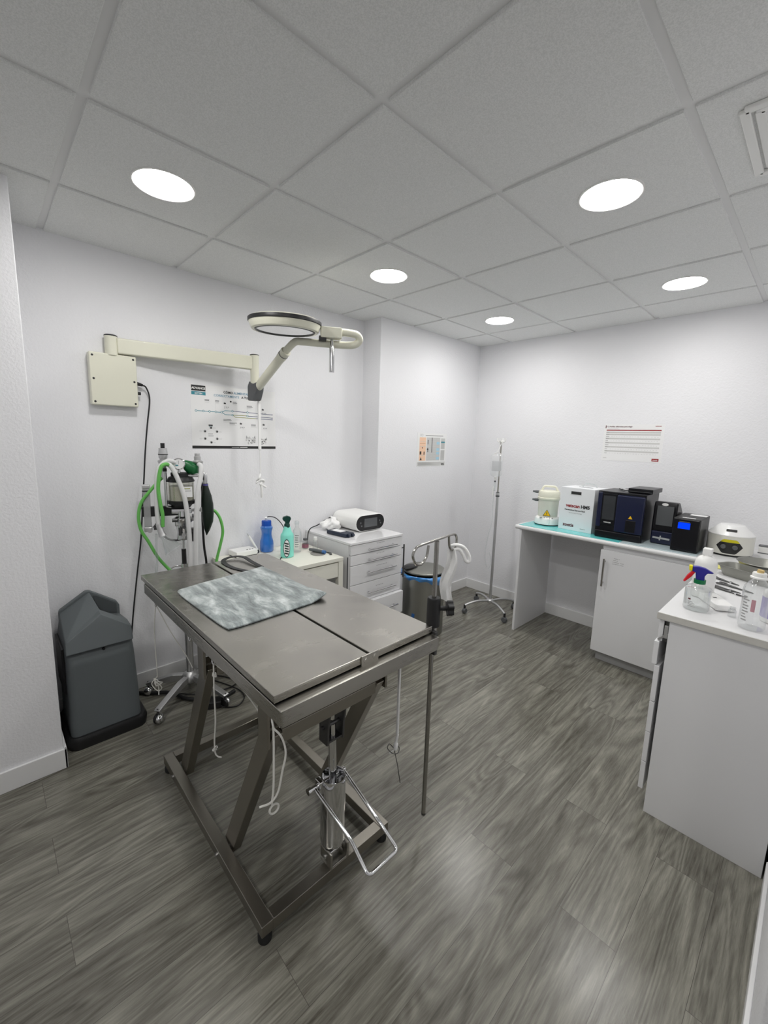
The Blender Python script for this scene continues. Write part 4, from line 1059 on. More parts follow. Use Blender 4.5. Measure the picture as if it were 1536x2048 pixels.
# ------------------------------------------------------------------ drawer cabinet
cx0, cx1, cy0, cy1, cz = XL + .004, .347, .887, 1.402, .840
D = thing('drawer_cabinet', 'white cabinet of stacked drawers with bar handles near the far left corner', 'cabinet', (.07, 1.14, 0))
MB().box(cx0, cx1 - .020, cy0, cy1, .03, cz - .02, WHITE, .002).box(cx0, cx1 - .06, cy0 + .01, cy1 - .01, 0, .03, DGREY).build('carcass', D)
MB().box(cx0, cx1 + .004, cy0 - .003, cy1 + .003, cz - .018, cz, mat('gloss_white_top', (.82, .82, .83, 1), .12, coat=.5), .002).build('cabinet_top', D)
zs = [.820, .747, .672, .528, .392, .215, .04]
for k, (za, zb) in enumerate(zip(zs, zs[1:])):
    xo = .030 if k == 4 else 0
    d_ = MB().box(cx1 - .019 + xo * .0, cx1 + xo, cy0 + .004, cy1 - .002, zb + .002, za - .002, WHITE, .002)
    if k == 4: d_.box(cx1 - .06, cx1 + .012, cy0 + .03, cy1 - .03, zb + .02, za - .02, WHITE)
    d_ = d_.build('drawer', D)
    hz = za - [.044, .048, .065, .075, .085, .09][k]
    MB().cyl((cx1 + xo + .026, 1.032, hz), (cx1 + xo + .026, 1.322, hz), .0055, CHROME, seg=14).cyl((cx1 + xo, 1.06, hz), (cx1 + xo + .026, 1.06, hz), .004, CHROME, seg=10).cyl((cx1 + xo, 1.295, hz), (cx1 + xo + .026, 1.295, hz), .004, CHROME, seg=10).build('handle', d_)
    if k < 4:
        m = MB()
        for q in range(5 if k != 2 else 7):
            y = 1.135 + q * .016; m.quad([(cx1 + .0006, y, hz + .027 + .001 * (q % 2)), (cx1 + .0006, y + random.uniform(.007, .013), hz + .0272), (cx1 + .0006, y + .012, hz + .0315), (cx1 + .0006, y, hz + .0312)], INKG)
        m.build('handwritten_note', d_)
MB().cyl((.345, cy1 + .024, .485), (.345, cy1 + .024, .750), .006, DMETAL, seg=14).cyl((.345, cy1, .725), (.345, cy1 + .024, .725), .004, DMETAL, seg=10).cyl((.345, cy1, .51), (.345, cy1 + .024, .51), .004, DMETAL, seg=10).build('side_handle', D)
MB().box(cx1 - .032, cx1 - .021, cy0 - .003, cy0 - .0005, .50, .735, DGREY, .001).build('side_recess_line', D)  # vertical recess line, drawn as a thin dark grey strip

# bench device with dark oval front
HM = t = thing('heart_monitor', 'white rounded tabletop monitor with black oval screen on the drawer cabinet', 'monitor', (.02, 1.258, cz))
def stadium(w, h, y0, z0, n=12):
    r = h / 2; pts = []
    for s, a in ((1, -PI / 2), (-1, PI / 2)):
        for k in range(n + 1): pts.append((y0 + s * (w / 2 - r) + r * math.cos(a + PI * k / n), z0 + r * math.sin(a + PI * k / n)))
    return pts
MB().prism(stadium(.298, .130, 1.258, cz + .069), -.165, .135, WPLAST, 'x', .010, None, 3).build('housing', t)
MB().prism(stadium(.286, .118, 1.258, cz + .069), .130, .1385, BLACK, 'x', .002).build('front_face', t)
ff = t.children[-1]
MB().box(.138, .1395, 1.192, 1.325, cz + .036, cz + .104, SCREENG, .0005).build('screen', ff)
for y, z in ((1.155, .075), (1.165, .05), (1.352, .075), (1.362, .055)): MB().lathe([(0, .002), (.006, .002), (.007, 0), (0, 0)], DGREY, (.1385, y, cz + z), 12, Matrix.Rotation(PI / 2, 4, 'Y')).build('button', ff)
MB().box(-.14, .11, 1.17, 1.18, cz, cz + .008, RUBBER, .002).box(-.14, .11, 1.335, 1.345, cz, cz + .008, RUBBER, .002).build('foot_strip', t)
m = MB(); rr = random.Random(11)
def crump(u, v):
    a = 2 * PI * u; b = -PI / 2 + PI * v
    k = 1 + .16 * math.sin(3 * a + 2 * b) + .10 * math.sin(5 * a - 4 * b + 1) + .045 * math.sin(9 * a + 5 * b)
    return Vector((-.085 + .065 * k * math.cos(a) * math.cos(b), 1.035 + .075 * k * math.sin(a) * math.cos(b), cz + .042 + .043 * k * math.sin(b) * (1 + .25 * math.sin(a))))
m.grid(crump, 40, 20, CLOTH)
for v_ in m.bm.verts: v_.co.z = max(v_.co.z, cz + .001)
bmesh.ops.remove_doubles(m.bm, verts=m.bm.verts, dist=.0002)
single('crumpled_tissue', m, 'crumpled white tissue beside the monitor on the drawer cabinet', 'tissue', (-.085, 1.035, cz), )
t = thing('pulse_oximeter', 'dark navy handheld case with white label lying on the drawer cabinet', 'device', (.12, .99, cz))
M = Matrix.Translation((.105, .985, cz)) @ Matrix.Rotation(.12, 4, 'Z')
NAVYB = mat('dark_navy_case', srgb(36, 44, 60), .45)
MB().box(-.10, .10, -.045, .045, .001, .03, NAVYB, .006, 2, M).build('case', t)
MB().box(-.075, .03, -.028, .030, .030, .0312, PAPER, .0004, 1, M).build('label', t)
MB().cyl(M @ Vector((.105, -.025, .014)), M @ Vector((.105, -.005, .014)), .012, NAVYB).cyl(M @ Vector((.105, .012, .014)), M @ Vector((.105, .034, .014)), .012, NAVYB).build('hinge', t)
m = MB().tube(spline([(-.168, 1.20, cz + .07), (-.180, 1.10, cz + .075), (-.175, .98, cz + .03), (-.165, .91, cz + .016), (-.15, .875, cz - .01), (-.13, .855, cz - .05), (-.10, .83, sz + .012), (-.07, .80, sz + .004)], 8), .0042, BLACK, 8)
m.build('power_cord', HM)

# ------------------------------------------------------------------ pedal bin
bx, by, br = .385, 1.630, .172
t = thing('trash_can', 'round steel bin with flat lid beside the drawer cabinet', 'bin', (bx, by, 0))
MB().lathe([(br - .012, .012), (br - .006, .0), (br, .006), (br, .494), (br - .004, .498), (br - .010, .498), (br - .010, .02), (0, .02)], TIN, (bx, by, 0), 48).lathe([(0, 0.0), (br - .008, 0), (br - .006, .0)], RUBBER, (bx, by, 0), 48).build('bin_body', t)
l_ = MB().lathe([(0, .542), (br * .6, .540), (br - .01, .532), (br - .002, .526), (br - .002, .516), (br - .012, .513), (0, .513)], TIN, (bx, by, 0), 48).build('lid', t)
MB().lathe([(0, .556), (.055, .556), (.068, .550), (.070, .542), (0, .542)], BLACK, (bx - .06, by - .105, 0), 28, None, .62, 1.15).build('lid_grip', l_)
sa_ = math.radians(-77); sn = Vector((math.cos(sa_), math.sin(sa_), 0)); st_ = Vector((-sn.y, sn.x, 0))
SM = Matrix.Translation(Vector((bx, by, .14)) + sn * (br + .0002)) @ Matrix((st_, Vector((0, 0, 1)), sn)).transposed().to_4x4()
m = MB().prism([(.022 * math.cos(2 * PI * k / 16), .026 * math.sin(2 * PI * k / 16)) for k in range(16)], -.002, .0015, YELP, 'z', 0, SM).prism([(-.006, .030), (.020, .024), (.024, .056), (.0, .060)], -.002, .0012, mat('blue_patch', srgb(40, 90, 150), .5), 'z', 0, SM)  # small yellow and blue colour patch on the bin wall
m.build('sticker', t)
m = MB()
def bagf(u, v):
    a = 2 * PI * u
    hang = .055 + .030 * math.sin(a + .6) + .012 * math.sin(3 * a + 1) + .006 * math.sin(11 * a)
    puff = .012 + .008 * math.sin(7 * a) + .004 * math.sin(19 * a)
    bulge = .036 * max(0, math.cos(a - .35)) ** 6
    if v < .3:
        w = v / .3; return Vector((bx + (br - .016 + .016 * w) * math.cos(a), by + (br - .016 + .016 * w) * math.sin(a), .46 + .045 * w))
    w = (v - .3) / .7
    r = br + .003 + (puff + bulge) * math.sin(PI * min(1, w * 1.05)) + .003
    return Vector((bx + r * math.cos(a), by + r * math.sin(a), .505 - hang * w + .006 * math.sin(PI * w)))
m.grid(bagf, 96, 12, BLUEBAG)
single('bin_liner', m, 'blue plastic bin liner folded over the rim of the steel bin', 'bag', (bx, by, .46))

# ------------------------------------------------------------------ drip stand
ix, iy = .545, 2.405
t = thing('infusion_stand', 'wheeled drip stand in the far corner holding a clear fluid bag', 'stand', (ix, iy, 0))
MB().lathe([(0, .085), (.028, .085), (.034, .092), (.034, .112), (.022, .122), (0, .122)], ALU, (ix, iy, 0), 28).build('base_hub', t)
for a in (-118, -28, 62, 152):
    a = math.radians(a); ca, sa = math.cos(a), math.sin(a)
    lg = MB().tube(spline([(ix + ca * .02, iy + sa * .02, .102), (ix + ca * .12, iy + sa * .12, .108), (ix + ca * .20, iy + sa * .20, .095), (ix + ca * .255, iy + sa * .255, .078)], 6), .011, ALU, 12).build('base_leg', t)
    p = Vector((ix + ca * .255, iy + sa * .255, 0))
    MB().cyl(p + Vector((0, 0, .045)), p + Vector((0, 0, .085)), .010, BLACK, seg=12).lathe([(0, -.015), (.022, -.015), (.025, -.010), (.025, .010), (.022, .015), (0, .015)], DGREY, tuple(p + Vector((0, 0, .026))), 20, Matrix.Rotation(a + .5, 4, 'Z') @ Matrix.Rotation(PI / 2, 4, 'X')).build('caster', lg)
MB().cyl((ix, iy, .12), (ix, iy, 1.085), .0125, ALU).build('lower_pole', t)
MB().cyl((ix, iy, 1.075), (ix, iy, 1.088), .017, DGREY).cyl((ix, iy, 1.092), (ix, iy, 1.112), .016, ALU).cyl((ix, iy, 1.112), (ix, iy, 1.118), .014, DGREY).build('pole_collar', t)
MB().cyl((ix, iy, 1.10), (ix, iy, 1.575), .0065, STEEL).build('upper_pole', t)
m = MB()
for a in (0.2, 1.77, 3.34, 4.91):
    ca, sa = math.cos(a), math.sin(a)
    m.tube(spline([(ix, iy, 1.565), (ix + ca * .022, iy + sa * .022, 1.562), (ix + ca * .034, iy + sa * .034, 1.568), (ix + ca * .036, iy + sa * .036, 1.592)], 5), .0055, WPLAST, 8)
m.box(ix - .02, ix + .02, iy - .012, iy + .012, 1.552, 1.572, WPLAST, .004)
m.build('hook_head', t)
# fluid bag
qx, qy = ix - .005, iy - .045
t = thing('infusion_bag', 'clear fluid bag with drip tube hanging on the drip stand', 'bag', (qx, qy, 1.45))
sdv = Vector((.80, .60, 0))
def bag(sign):
    def f(u, v):
        w = .052 * (1 - .9 * max(0, (v - .86) / .14) ** 2) * (1 - .55 * max(0, (.10 - v) / .10) ** 2)
        th = .020 * math.sin(PI * u) ** .7 * math.sin(PI * (.04 + .92 * v)) ** .5
        return Vector((qx, qy, 1.455 - .205 * v)) + sdv * (u - .5) * 2 * w + Vector((.6, -.8, 0)) * th * sign
    return f
FLUID = clear_mat('fluid_bag', (.975, .98, .985, 1), .16, .22)
MB().grid(bag(1), 14, 20, FLUID).grid(bag(-1), 14, 20, FLUID).build('bag_body', t)
MB().grid(lambda u, v: bag(1)(.12 + .76 * u, .30 + .42 * v) + Vector((.6, -.8, 0)) * .001, 8, 8, clear_mat('grey_label', (.70, .71, .72, 1), .1, .5)).build('label', t)
MB().tube(spline([Vector((qx, qy, 1.455)) - sdv * .03, Vector((qx, qy, 1.475)), Vector((qx + .004, qy + .02, 1.51)), Vector((ix + .005, iy - .03, 1.555))], 6), .003, WPLAST, 8).tube(spline([Vector((qx, qy, 1.455)) + sdv * .03, Vector((qx + .008, qy, 1.48)), Vector((ix + .02, iy - .02, 1.555))], 6), .003, WPLAST, 8).build('hanging_loop', t)
MB().cyl((qx, qy, 1.225), (qx, qy, 1.255), .008, WPLAST, r2=.014).cyl((qx - .003, qy, 1.208), (qx - .003, qy, 1.222), .008, DGREY).build('outlet_port', t)
MB().cyl((qx - .003, qy, 1.13), (qx - .003, qy, 1.208), .008, CLEAR).build('drip_chamber', t)
MB().tube(spline([(qx - .003, qy, 1.132), (qx - .006, qy, 1.09), (qx - .008, qy, 1.0), (qx - .004, qy - .005, .86), (qx - .018, qy - .02, .74), (qx - .034, qy - .025, .62), (qx - .036, qy - .025, .52), (qx - .012, qy - .02, .425), (qx + .015, qy - .015, .445), (qx + .012, qy - .01, .52), (qx - .005, qy - .01, .57)], 8), .0026, CLEAR, 8).box(qx - .02, qx - .010, qy - .006, qy + .004, 1.085, 1.165, WPLAST, .003).build('drip_tube', t)

# ------------------------------------------------------------------ back counter
kz = .900
def counter(name, label, x0, x1, y0, y1, base):
    t = thing(name, label, 'counter', base)
    return t
t = thing('back_worktop', 'white worktop along the back wall on a left end panel', 'counter', (1.45, 2.5, 0))
WORKT = mat('white_worktop', (.72, .72, .72, 1), .38, bump=(300, .05))
m = MB()
m.prism([(2.206, .868), (2.200, .874), (2.196, .884), (2.200, .895), (2.206, kz), (YB - .001, kz), (YB - .001, .868)], .852, XB - .001, WORKT, 'x')
m.build('worktop_slab', t)
MB().box(.884, .903, 2.215, YB - .014, 0, .868, WHITEM, .001).build('end_panel', t)
MB().box(.903, 1.512, 2.70, 2.718, .80, .868, WHITEM, .001).build('rear_rail', t)
t = thing('base_cabinet', 'white base cabinet with one hinged door under the back worktop', 'cabinet', (1.85, 2.5, 0))
MB().box(1.522, 2.13, 2.235, YB - .014, .08, .862, WHITEM, .001).build('carcass', t)
dr = MB().box(1.515, 2.10, 2.212, 2.232, .080, .832, WHITEM, .0015).build('door', t)
MB().bar((1.551, 2.184, .576), (1.551, 2.184, .776), .010, .010, STEEL, (0, 1, 0), .001).cyl((1.551, 2.184, .60), (1.551, 2.212, .60), .004, STEEL, seg=10).cyl((1.551, 2.184, .755), (1.551, 2.212, .755), .004, STEEL, seg=10).build('handle', dr)
m = MB(); rr = random.Random(2)
for k, (n, x) in enumerate(((4, 1.605), (3, 1.602), (8, 1.598), (8, 1.598))):
    for q in range(n):
        x0 = x + q * .0085 + (.004 if q > n // 2 else 0); z0 = .782 - k * .013
        m.quad([(x0, 2.2112, z0 + rr.uniform(0, .001)), (x0 + .0065, 2.2112, z0 + rr.uniform(0, .001)), (x0 + .0075, 2.2112, z0 + .004), (x0 + .001, 2.2112, z0 + .0045)], INKG)
m.build('handwritten_note', dr)
MB().box(1.540, 2.13, 2.262, 2.278, 0, .08, mat('grey_plinth', (.42, .42, .42, 1), .4), .001).build('plinth', t)

m = MB().box(.872, 1.620, 2.216, 2.600, kz + .0004, kz + .0030, TEALMAT, .0008)
single('desk_mat', m, 'translucent teal mat on the left half of the back worktop', 'mat', (1.2, 2.4, kz))
m = MB().box(1.626, 2.06, 2.214, 2.62, kz + .0004, kz + .0050, PALEGLASS, .0015)
single('glass_sheet', m, 'pale clear sheet under the dark analysers on the back worktop', 'sheet', (1.8, 2.4, kz))
kd = kz + .003

# steriliser
cx, cy = 1.005, 2.43
t = thing('steam_sterilizer', 'cream round countertop steriliser with yellow warning triangle on teal mat', 'device', (cx, cy, kd))
MB().lathe([(0, 0), (.092, 0), (.098, .006), (.098, .010), (0, .010)], BLACK, (cx, cy, kd), 40).build('base_ring', t)
fr = MB()
fr.lathe([(0, .008), (.098, .008), (.099, .014), (.096, .050), (.088, .064), (.07, .068), (0, .068)], WPLAST, (cx, cy, kd), 40)
fr.box(cx - .05, cx + .06, cy - .085, cy, kd + .008, kd + .060, WPLAST, .008)
fr.build('control_base', t)
cb_ = t.children[-1]
fa = Vector((.42, -.91, 0)).normalized(); fs = Vector((.91, .42, 0)).normalized()
for k in range(4):
    p = Vector((cx, cy, kd + .0685)) + fa * .083 + fs * (-.022 + k * .020)
    MB().lathe([(0, .001), (.0055, .001), (.006, 0), (0, 0)], BLACK, tuple(p - Vector((0, 0, .004))), 12).build('button', cb_)
p = Vector((cx, cy, kd + .066)) + fa * .080 - fs * .05
MB().lathe([(0, .001), (.012, .001), (.012, 0), (0, 0)], INKG, tuple(p), 16, None, 1.2, .7).build('dial', cb_)
MB().lathe([(0, .066), (.074, .066), (.076, .070), (.080, .205), (0, .205)], mat('pale_cream_plastic', srgb(216, 216, 204), .4), (cx, cy, kd), 40).build('vessel', t)
vs = t.children[-1]
q0 = Vector((cx, cy, kd)) + fa * .0785 - fs * .006
MB().prism([(-.030, .078), (.030, .078), (0, .130)], 0, .0012, INK, 'z', 0, Matrix.Translation(q0) @ Matrix((fs, Vector((0, 0, 1)), fa)).transposed().to_4x4()).prism([(-.025, .081), (.025, .081), (0, .125)], .0012, .002, YELLOW, 'z', 0, Matrix.Translation(q0) @ Matrix((fs, Vector((0, 0, 1)), fa)).transposed().to_4x4()).prism([(-.002, .090), (.002, .090), (.003, .110), (-.003, .110)], .002, .0026, INK, 'z', 0, Matrix.Translation(q0) @ Matrix((fs, Vector((0, 0, 1)), fa)).transposed().to_4x4()).build('warning_triangle', vs)
MB().lathe([(0, .205), (.084, .205), (.087, .210), (.087, .222), (.082, .226), (.084, .230), (.083, .262), (.076, .276), (0, .280)], mat('cream_plastic', srgb(232, 231, 214), .35), (cx, cy, kd), 40).build('lid', t)
ld = t.children[-1]
MB().tube(fillet([Vector((cx, cy, kd + .270)) - fs * .062, Vector((cx, cy, kd + .312)) - fs * .045, Vector((cx, cy, kd + .312)) + fs * .045, Vector((cx, cy, kd + .270)) + fs * .068], .015), .0085, mat('cream_handle', srgb(232, 231, 214), .35), 12).build('lid_handle', ld)
for z in (.195, .262):
    MB().tube([Vector((cx, cy, kd + z)) - fs * .07, Vector((cx, cy, kd + z)) - fs * .10, Vector((cx, cy, kd + z + .003)) - fs * .128], [.011, .012, .006], DGREY, 14).build('side_grip', t)

# reagent box
t = thing('reagent_box', 'white cardboard reagent box with red and black lettering beside the steriliser', 'box', (1.275, 2.44, kd), math.radians(-5))
CARD = mat('white_card', (.80, .81, .83, 1), .5)
MB().box(-.130, .130, -.105, .105, 0, .330, CARD, .002).build('carton', t, world=False)
bd = t.children[-1]
fy = -.1062
MB().box(-.048, .030, fy - .0006, fy + .004, .280, .302, INK, .001).box(-.052, .034, fy - .0003, fy + .001, .276, .280, INKLG).build('hand_slot', bd, world=False)
m = MB()
m.text('vetscan', .036, (-.080, fy, .180), (1, 0, 0), (0, 0, 1), RED, 'LEFT', .0012); m.text('HM5', .034, (.036, fy, .180), (1, 0, 0), (0, 0, 1), INK, 'LEFT', .0016)
m.text('Hematology Reagent Pack', .0150, (-.088, fy, .154), (1, 0, 0), (0, 0, 1), INK, 'LEFT', .0005); m.text('For Veterinary Use Only', .0100, (-.052, fy, .134), (1, 0, 0), (0, 0, 1), INKG, 'LEFT', .0002)
m.text('zoetis', .036, (-.092, fy, .030), (1, 0, 0), (0, 0, 1), MAROON, 'LEFT', .0010)
m.quad([(.045, fy, .022), (.085, fy, .022), (.085, fy, .026), (.045, fy, .026)], INKG)
m.build('lettering', bd, world=False)
MB().box(-.045, .060, .0, .014, .330, .3315, INK, .0004).tube(spline([(-.04, .05, .331), (-.02, .052, .352), (.02, .052, .358), (.055, .05, .350), (.07, .05, .331)], 6), .005, CLEAR, 8).build('top_slot', bd, world=False)

# blood analyser
t = thing('blood_analyzer', 'large navy and black blood analyser with dark touch screen on the back worktop', 'analyser', (1.580, 2.455, kd + .002))
x0, x1, y0, y1, z0 = 1.428, 1.736, 2.295, 2.60, kd + .002
BLK = mat('gloss_black_plastic', (.007, .007, .009, 1), .28, spec=.3)
MB().box(x0, x1, y0, y1, z0, z0 + .332, BLK, .006).build('housing', t)
hs = t.children[-1]
MB().box(x0 + .002, x0 + .034, y0 - .006, y0 + .12, z0 + .075, z0 + .325, NAVY, .006).box(x0 + .128, x1 - .004, y0 - .010, y0 + .02, z0 + .052, z0 + .315, NAVY, .010, 3).build('navy_front', hs)
MB().box(x0 + .034, x0 + .130, y0 - .008, y0 + .01, z0 + .095, z0 + .318, BLK, .003).build('screen_bezel', t)
MB().box(x0 + .043, x0 + .122, y0 - .0092, y0 - .0078, z0 + .132, z0 + .302, SCREEN, .0004).build('screen', t.children[-1])
MB().text('vetscan', .016, (x0 + .058, y0 - .0086, z0 + .108), (1, 0, 0), (0, 0, 1), WPLAST, 'LEFT', .0003).build('lettering', t.children[-1])
MB().box(x0 + .196, x0 + .266, y0 - .0125, y0 + .01, z0 + .060, z0 + .150, BLK, .008, 3).build('sample_port', t)
MB().prism([(x0 + .214, z0 + .158), (x0 + .240, z0 + .158), (x0 + .227, z0 + .180)], y0 - .0125, y0 - .0105, YELLOW, 'y').build('warning_triangle', t)
MB().box(x0 + .006, x1 - .006, y0 - .012, y0 + .02, z0, z0 + .050, BLK, .006).build('front_plinth', t)
t = thing('tablet_scanner', 'flat black unit lying on top of the large navy analyser', 'device', (1.68, 2.48, kd + .335))
MB().box(1.600, 1.752, 2.36, 2.60, kd + .335, kd + .366, BLK, .004).build('housing', t)
MB().box(1.604, 1.748, 2.3585, 2.3605, kd + .344, kd + .346, DGREY).build('seam', t)
m = MB()
for k in range(3): m.tube(spline([(1.60, 2.47 + .02 * k, kd + .352), (1.57, 2.44 - .01 * k, kd + .350 - .004 * k), (1.54, 2.46, kd + .341), (1.50 + .01 * k, 2.50, kd + .341)], 6), .004, (BLACK, PAPER, BLACK)[k], 8)
single('cable_bundle', m, 'short bundle of leads on top of the navy analyser', 'cable', (1.55, 2.46, kd + .337))
# narrow analyser
t = thing('chemistry_analyzer', 'slim black analyser with grey portrait screen beside the navy analyser', 'analyser', (1.82, 2.47, kd + .002))
x0, x1, z0 = 1.760, 1.898, kd + .002
MB().prism([(2.40, z0), (2.39, z0 + .10), (2.395, z0 + .26), (2.405, z0 + .288), (2.46, z0 + .288), (2.56, z0 + .215), (2.58, z0)], x0, x1, BLK, 'x', .010, None, 3).build('housing', t)
MB().box(x0 + .024, x1 - .018, 2.386, 2.3925, z0 + .130, z0 + .262, SCREENG, .001, 1).build('screen', t)
MB().lathe([(0, .002), (.018, .002), (.019, 0), (0, 0)], WPLAST, (x0 + .065, 2.394, z0 + .272), 24, Matrix.Rotation(PI / 2, 4, 'X') @ Matrix.Scale(.5, 4, (0, 1, 0))).build('badge', t)
MB().box(x0 + .006, x1 - .006, 2.380, 2.41, z0 + .004, z0 + .088, NAVY, .006).build('lower_drawer', t)
m = MB().bar((x0 + .018, 2.3785, z0 + .044), (x1 - .02, 2.3785, z0 + .042), .002, .012, ALU, (0, 1, 0), .0005).bar((x0 + .060, 2.3780, z0 + .028), (x0 + .064, 2.3780, z0 + .060), .002, .008, ALU, (0, 1, 0), .0005)
m.build('tape_cross', t)
# UPS
t = thing('power_supply', 'black uninterruptible power supply box with blue lit display', 'device', (1.98, 2.42, kd))
x0, x1, y0, y1, z0 = 1.905, 2.050, 2.275, 2.56, kd + .003
MB().box(x0, x1, y0, y1, z0, z0 + .212, mat('matt_black_plastic', (.011, .011, .011, 1), .4, spec=.35), .005).build('housing', t)
MB().box(x0 + .003, x1 - .003, y0 - .010, y0 + .01, z0 + .004, z0 + .208, BLK, .006).build('front_panel', t)
fp = t.children[-1]
MB().box(x0 + .030, x0 + .094, y0 - .0122, y0 - .009, z0 + .146, z0 + .186, LCD, .0006, 1).build('display', fp)
MB().box(x0 + .034, x0 + .090, y0 - .0110, y0 - .009, z0 + .188, z0 + .193, DGREY, .0006, 1).build('vent_bar', fp)
MB().box(x0 + .040, x0 + .110, y0 + .03, y0 + .05, z0 + .212, z0 + .2128, PAPER).box(x0 + .05, x1 - .004, y1 - .10, y1 - .03, z0 + .212, z0 + .2128, PAPER).build('sticker', t)  # paper stickers on the housing top
# centrifuge
cx, cy = 2.178, 2.500
t = thing('centrifuge', 'round white benchtop centrifuge with black and yellow hexagon control panel', 'centrifuge', (cx, cy, kz))
CW = mat('warm_white_enamel', srgb(222, 221, 212), .35, coat=.2)
MB().lathe([(0, 0), (.105, 0), (.108, .004), (.108, .014), (0, .014)], BLACK, (cx, cy, kz), 48).build('base_ring', t)
MB().lathe([(0, .012), (.116, .012), (.119, .018), (.119, .126), (.117, .129), (0, .129)], CW, (cx, cy, kz), 56).build('drum', t)
dm_ = t.children[-1]
MB().lathe([(.119, .127), (.120, .130), (.118, .134), (.068, .184), (.060, .189), (0, .191)], mat('white_lid', (.82, .82, .81, 1), .28, coat=.3), (cx, cy, kz), 56).build('lid', t)
l2 = t.children[-1]
va = math.atan2(-.897 - cy, 2.527 - cx)
def on_drum(a, z, e=0): return Vector((cx + (.1195 + e) * math.cos(va + a), cy + (.1195 + e) * math.sin(va + a), kz + z))
def drum_poly(poly, m_, e, mb):
    # strips follow the drum's curve
    N = 14; zs_ = lambda x: poly(x)
    xs_ = [-1 + 2 * k / N for k in range(N + 1)]
    for p_, q_ in zip(xs_, xs_[1:]):
        a0, b0 = poly(p_); a1, b1 = poly(q_)
        mb.quad([on_drum(p_ * .57, a0, e), on_drum(q_ * .57, a1, e), on_drum(q_ * .57, b1, e), on_drum(p_ * .57, b0, e)], m_)
m = MB()
def hexa(x): 
    k = max(0, (abs(x) - .5) / .5); return (.020 + .044 * k, .108 - .044 * k)
drum_poly(hexa, INK, .0006, m)
def yel(x):
    lo, hi = hexa(x); return (min(max(.090, lo), hi), hi)
drum_poly(yel, mat('yellow_band', srgb(206, 196, 30), .5), .0010, m)
m.build('control_panel', dm_)
cp = m
for a in (-.24, .22):
    p = on_drum(a, .062); n_ = Vector((math.cos(va + a), math.sin(va + a), 0))
    M = Matrix.Translation(p) @ Matrix((Vector((0, 0, 1)), n_.cross(Vector((0, 0, 1))), n_)).transposed().to_4x4()
    MB().lathe([(0, .012), (.012, .012), (.0135, .009), (.014, 0), (0, 0)], DGREY, (0, 0, 0), 24, M).build('knob', dm_)
sl = Vector((math.cos(va), math.sin(va), 0)); tn = Vector((-math.sin(va), math.cos(va), 0)); slope = (sl * -.044 + Vector((0, 0, .056))).normalized()
pc = Vector((cx, cy, kz)) + sl * .092 + Vector((0, 0, .161))
no = tn.cross(slope) ; no = no if no.dot(sl) > 0 else -no
MB().box(-.026, .026, -.008, .008, 0, .003, INK, .002, 1, Matrix.Translation(pc) @ Matrix((tn, slope, no if tn.cross(slope).dot(no) > 0 else -no)).transposed().to_4x4()).build('name_plate', l2)
t = thing('power_adapter', 'grey and white power box against the back wall right of the centrifuge', 'adapter', (2.335, 2.70, kz))
MB().box(2.305, 2.375, 2.68, 2.73, kz, kz + .045, WPLAST, .003).build('housing', t)
MB().box(2.304, 2.376, 2.679, 2.731, kz + .045, kz + .051, DGREY, .001).box(2.304, 2.376, 2.679, 2.731, kz - .0, kz + .006, DGREY, .001).build('edge_strips', t)
plain_bottle('clear_jar', 'tall clear jar with white cap by the back wall at right edge', 2.425, 2.55, kz, .038, .13, CLEARB, WPLAST, .62, .12)

# ------------------------------------------------------------------ right counter
t = thing('right_worktop', 'white worktop in the right foreground crowded with bottles', 'counter', (2.46, 1.6, kz))
MB().box(2.140, XB - .001, 1.032, 2.194, .868, kz, WORKT, .003).build('worktop_slab', t)
MB().box(2.1385, XB - .002, 1.0295, 1.0325, .872, .898, mat('worn_edge_strip', srgb(196, 194, 188), .5, bump=(60, .3), var=.1), .001).build('edge_strip', t)
R_ = thing('drawer_unit', 'white drawer unit with plain side panel in the right foreground', 'cabinet', (2.4, 1.6, 0))
MB().box(2.182, 2.568, 1.042, 1.062, 0, .867, WHITEM, .0015).build('side_panel', R_)
MB().box(2.19, 2.560, 1.062, 2.17, .09, .866, WHITEM, .001).build('carcass', R_)
MB().box(2.215, 2.232, 1.062, 2.17, 0, .09, WHITEM, .001).build('plinth', R_)
zz = [.866, .790, .690, .560, .440, .325, .095]
zz = [.872, .772, .668, .505, .365, .225, .095]
for k, (za, zb) in enumerate(zip(zz, zz[1:])):
    ox = .0 if k != 1 else -.012
    if k == 0: a = (2.146, 2.163)
    else: a = (2.150 + ox, 2.168 + ox)
    d_ = MB().box(a[0], a[1], 1.044 + (.006 if k == 0 else 0), 2.165, zb + .002, za - .002, WHITE, .0015).build('drawer', R_)
MB().box(2.168, 2.182, 1.050, 1.075, .775, .862, DMETAL, .002).box(2.166, 2.18, 1.046, 1.054, .79, .845, ALU, .002).bar((2.150, 1.048, .778), (2.180, 1.048, .812), .003, .008, ALU, (0, 1, 0), .0005).build('drawer_runner', R_)

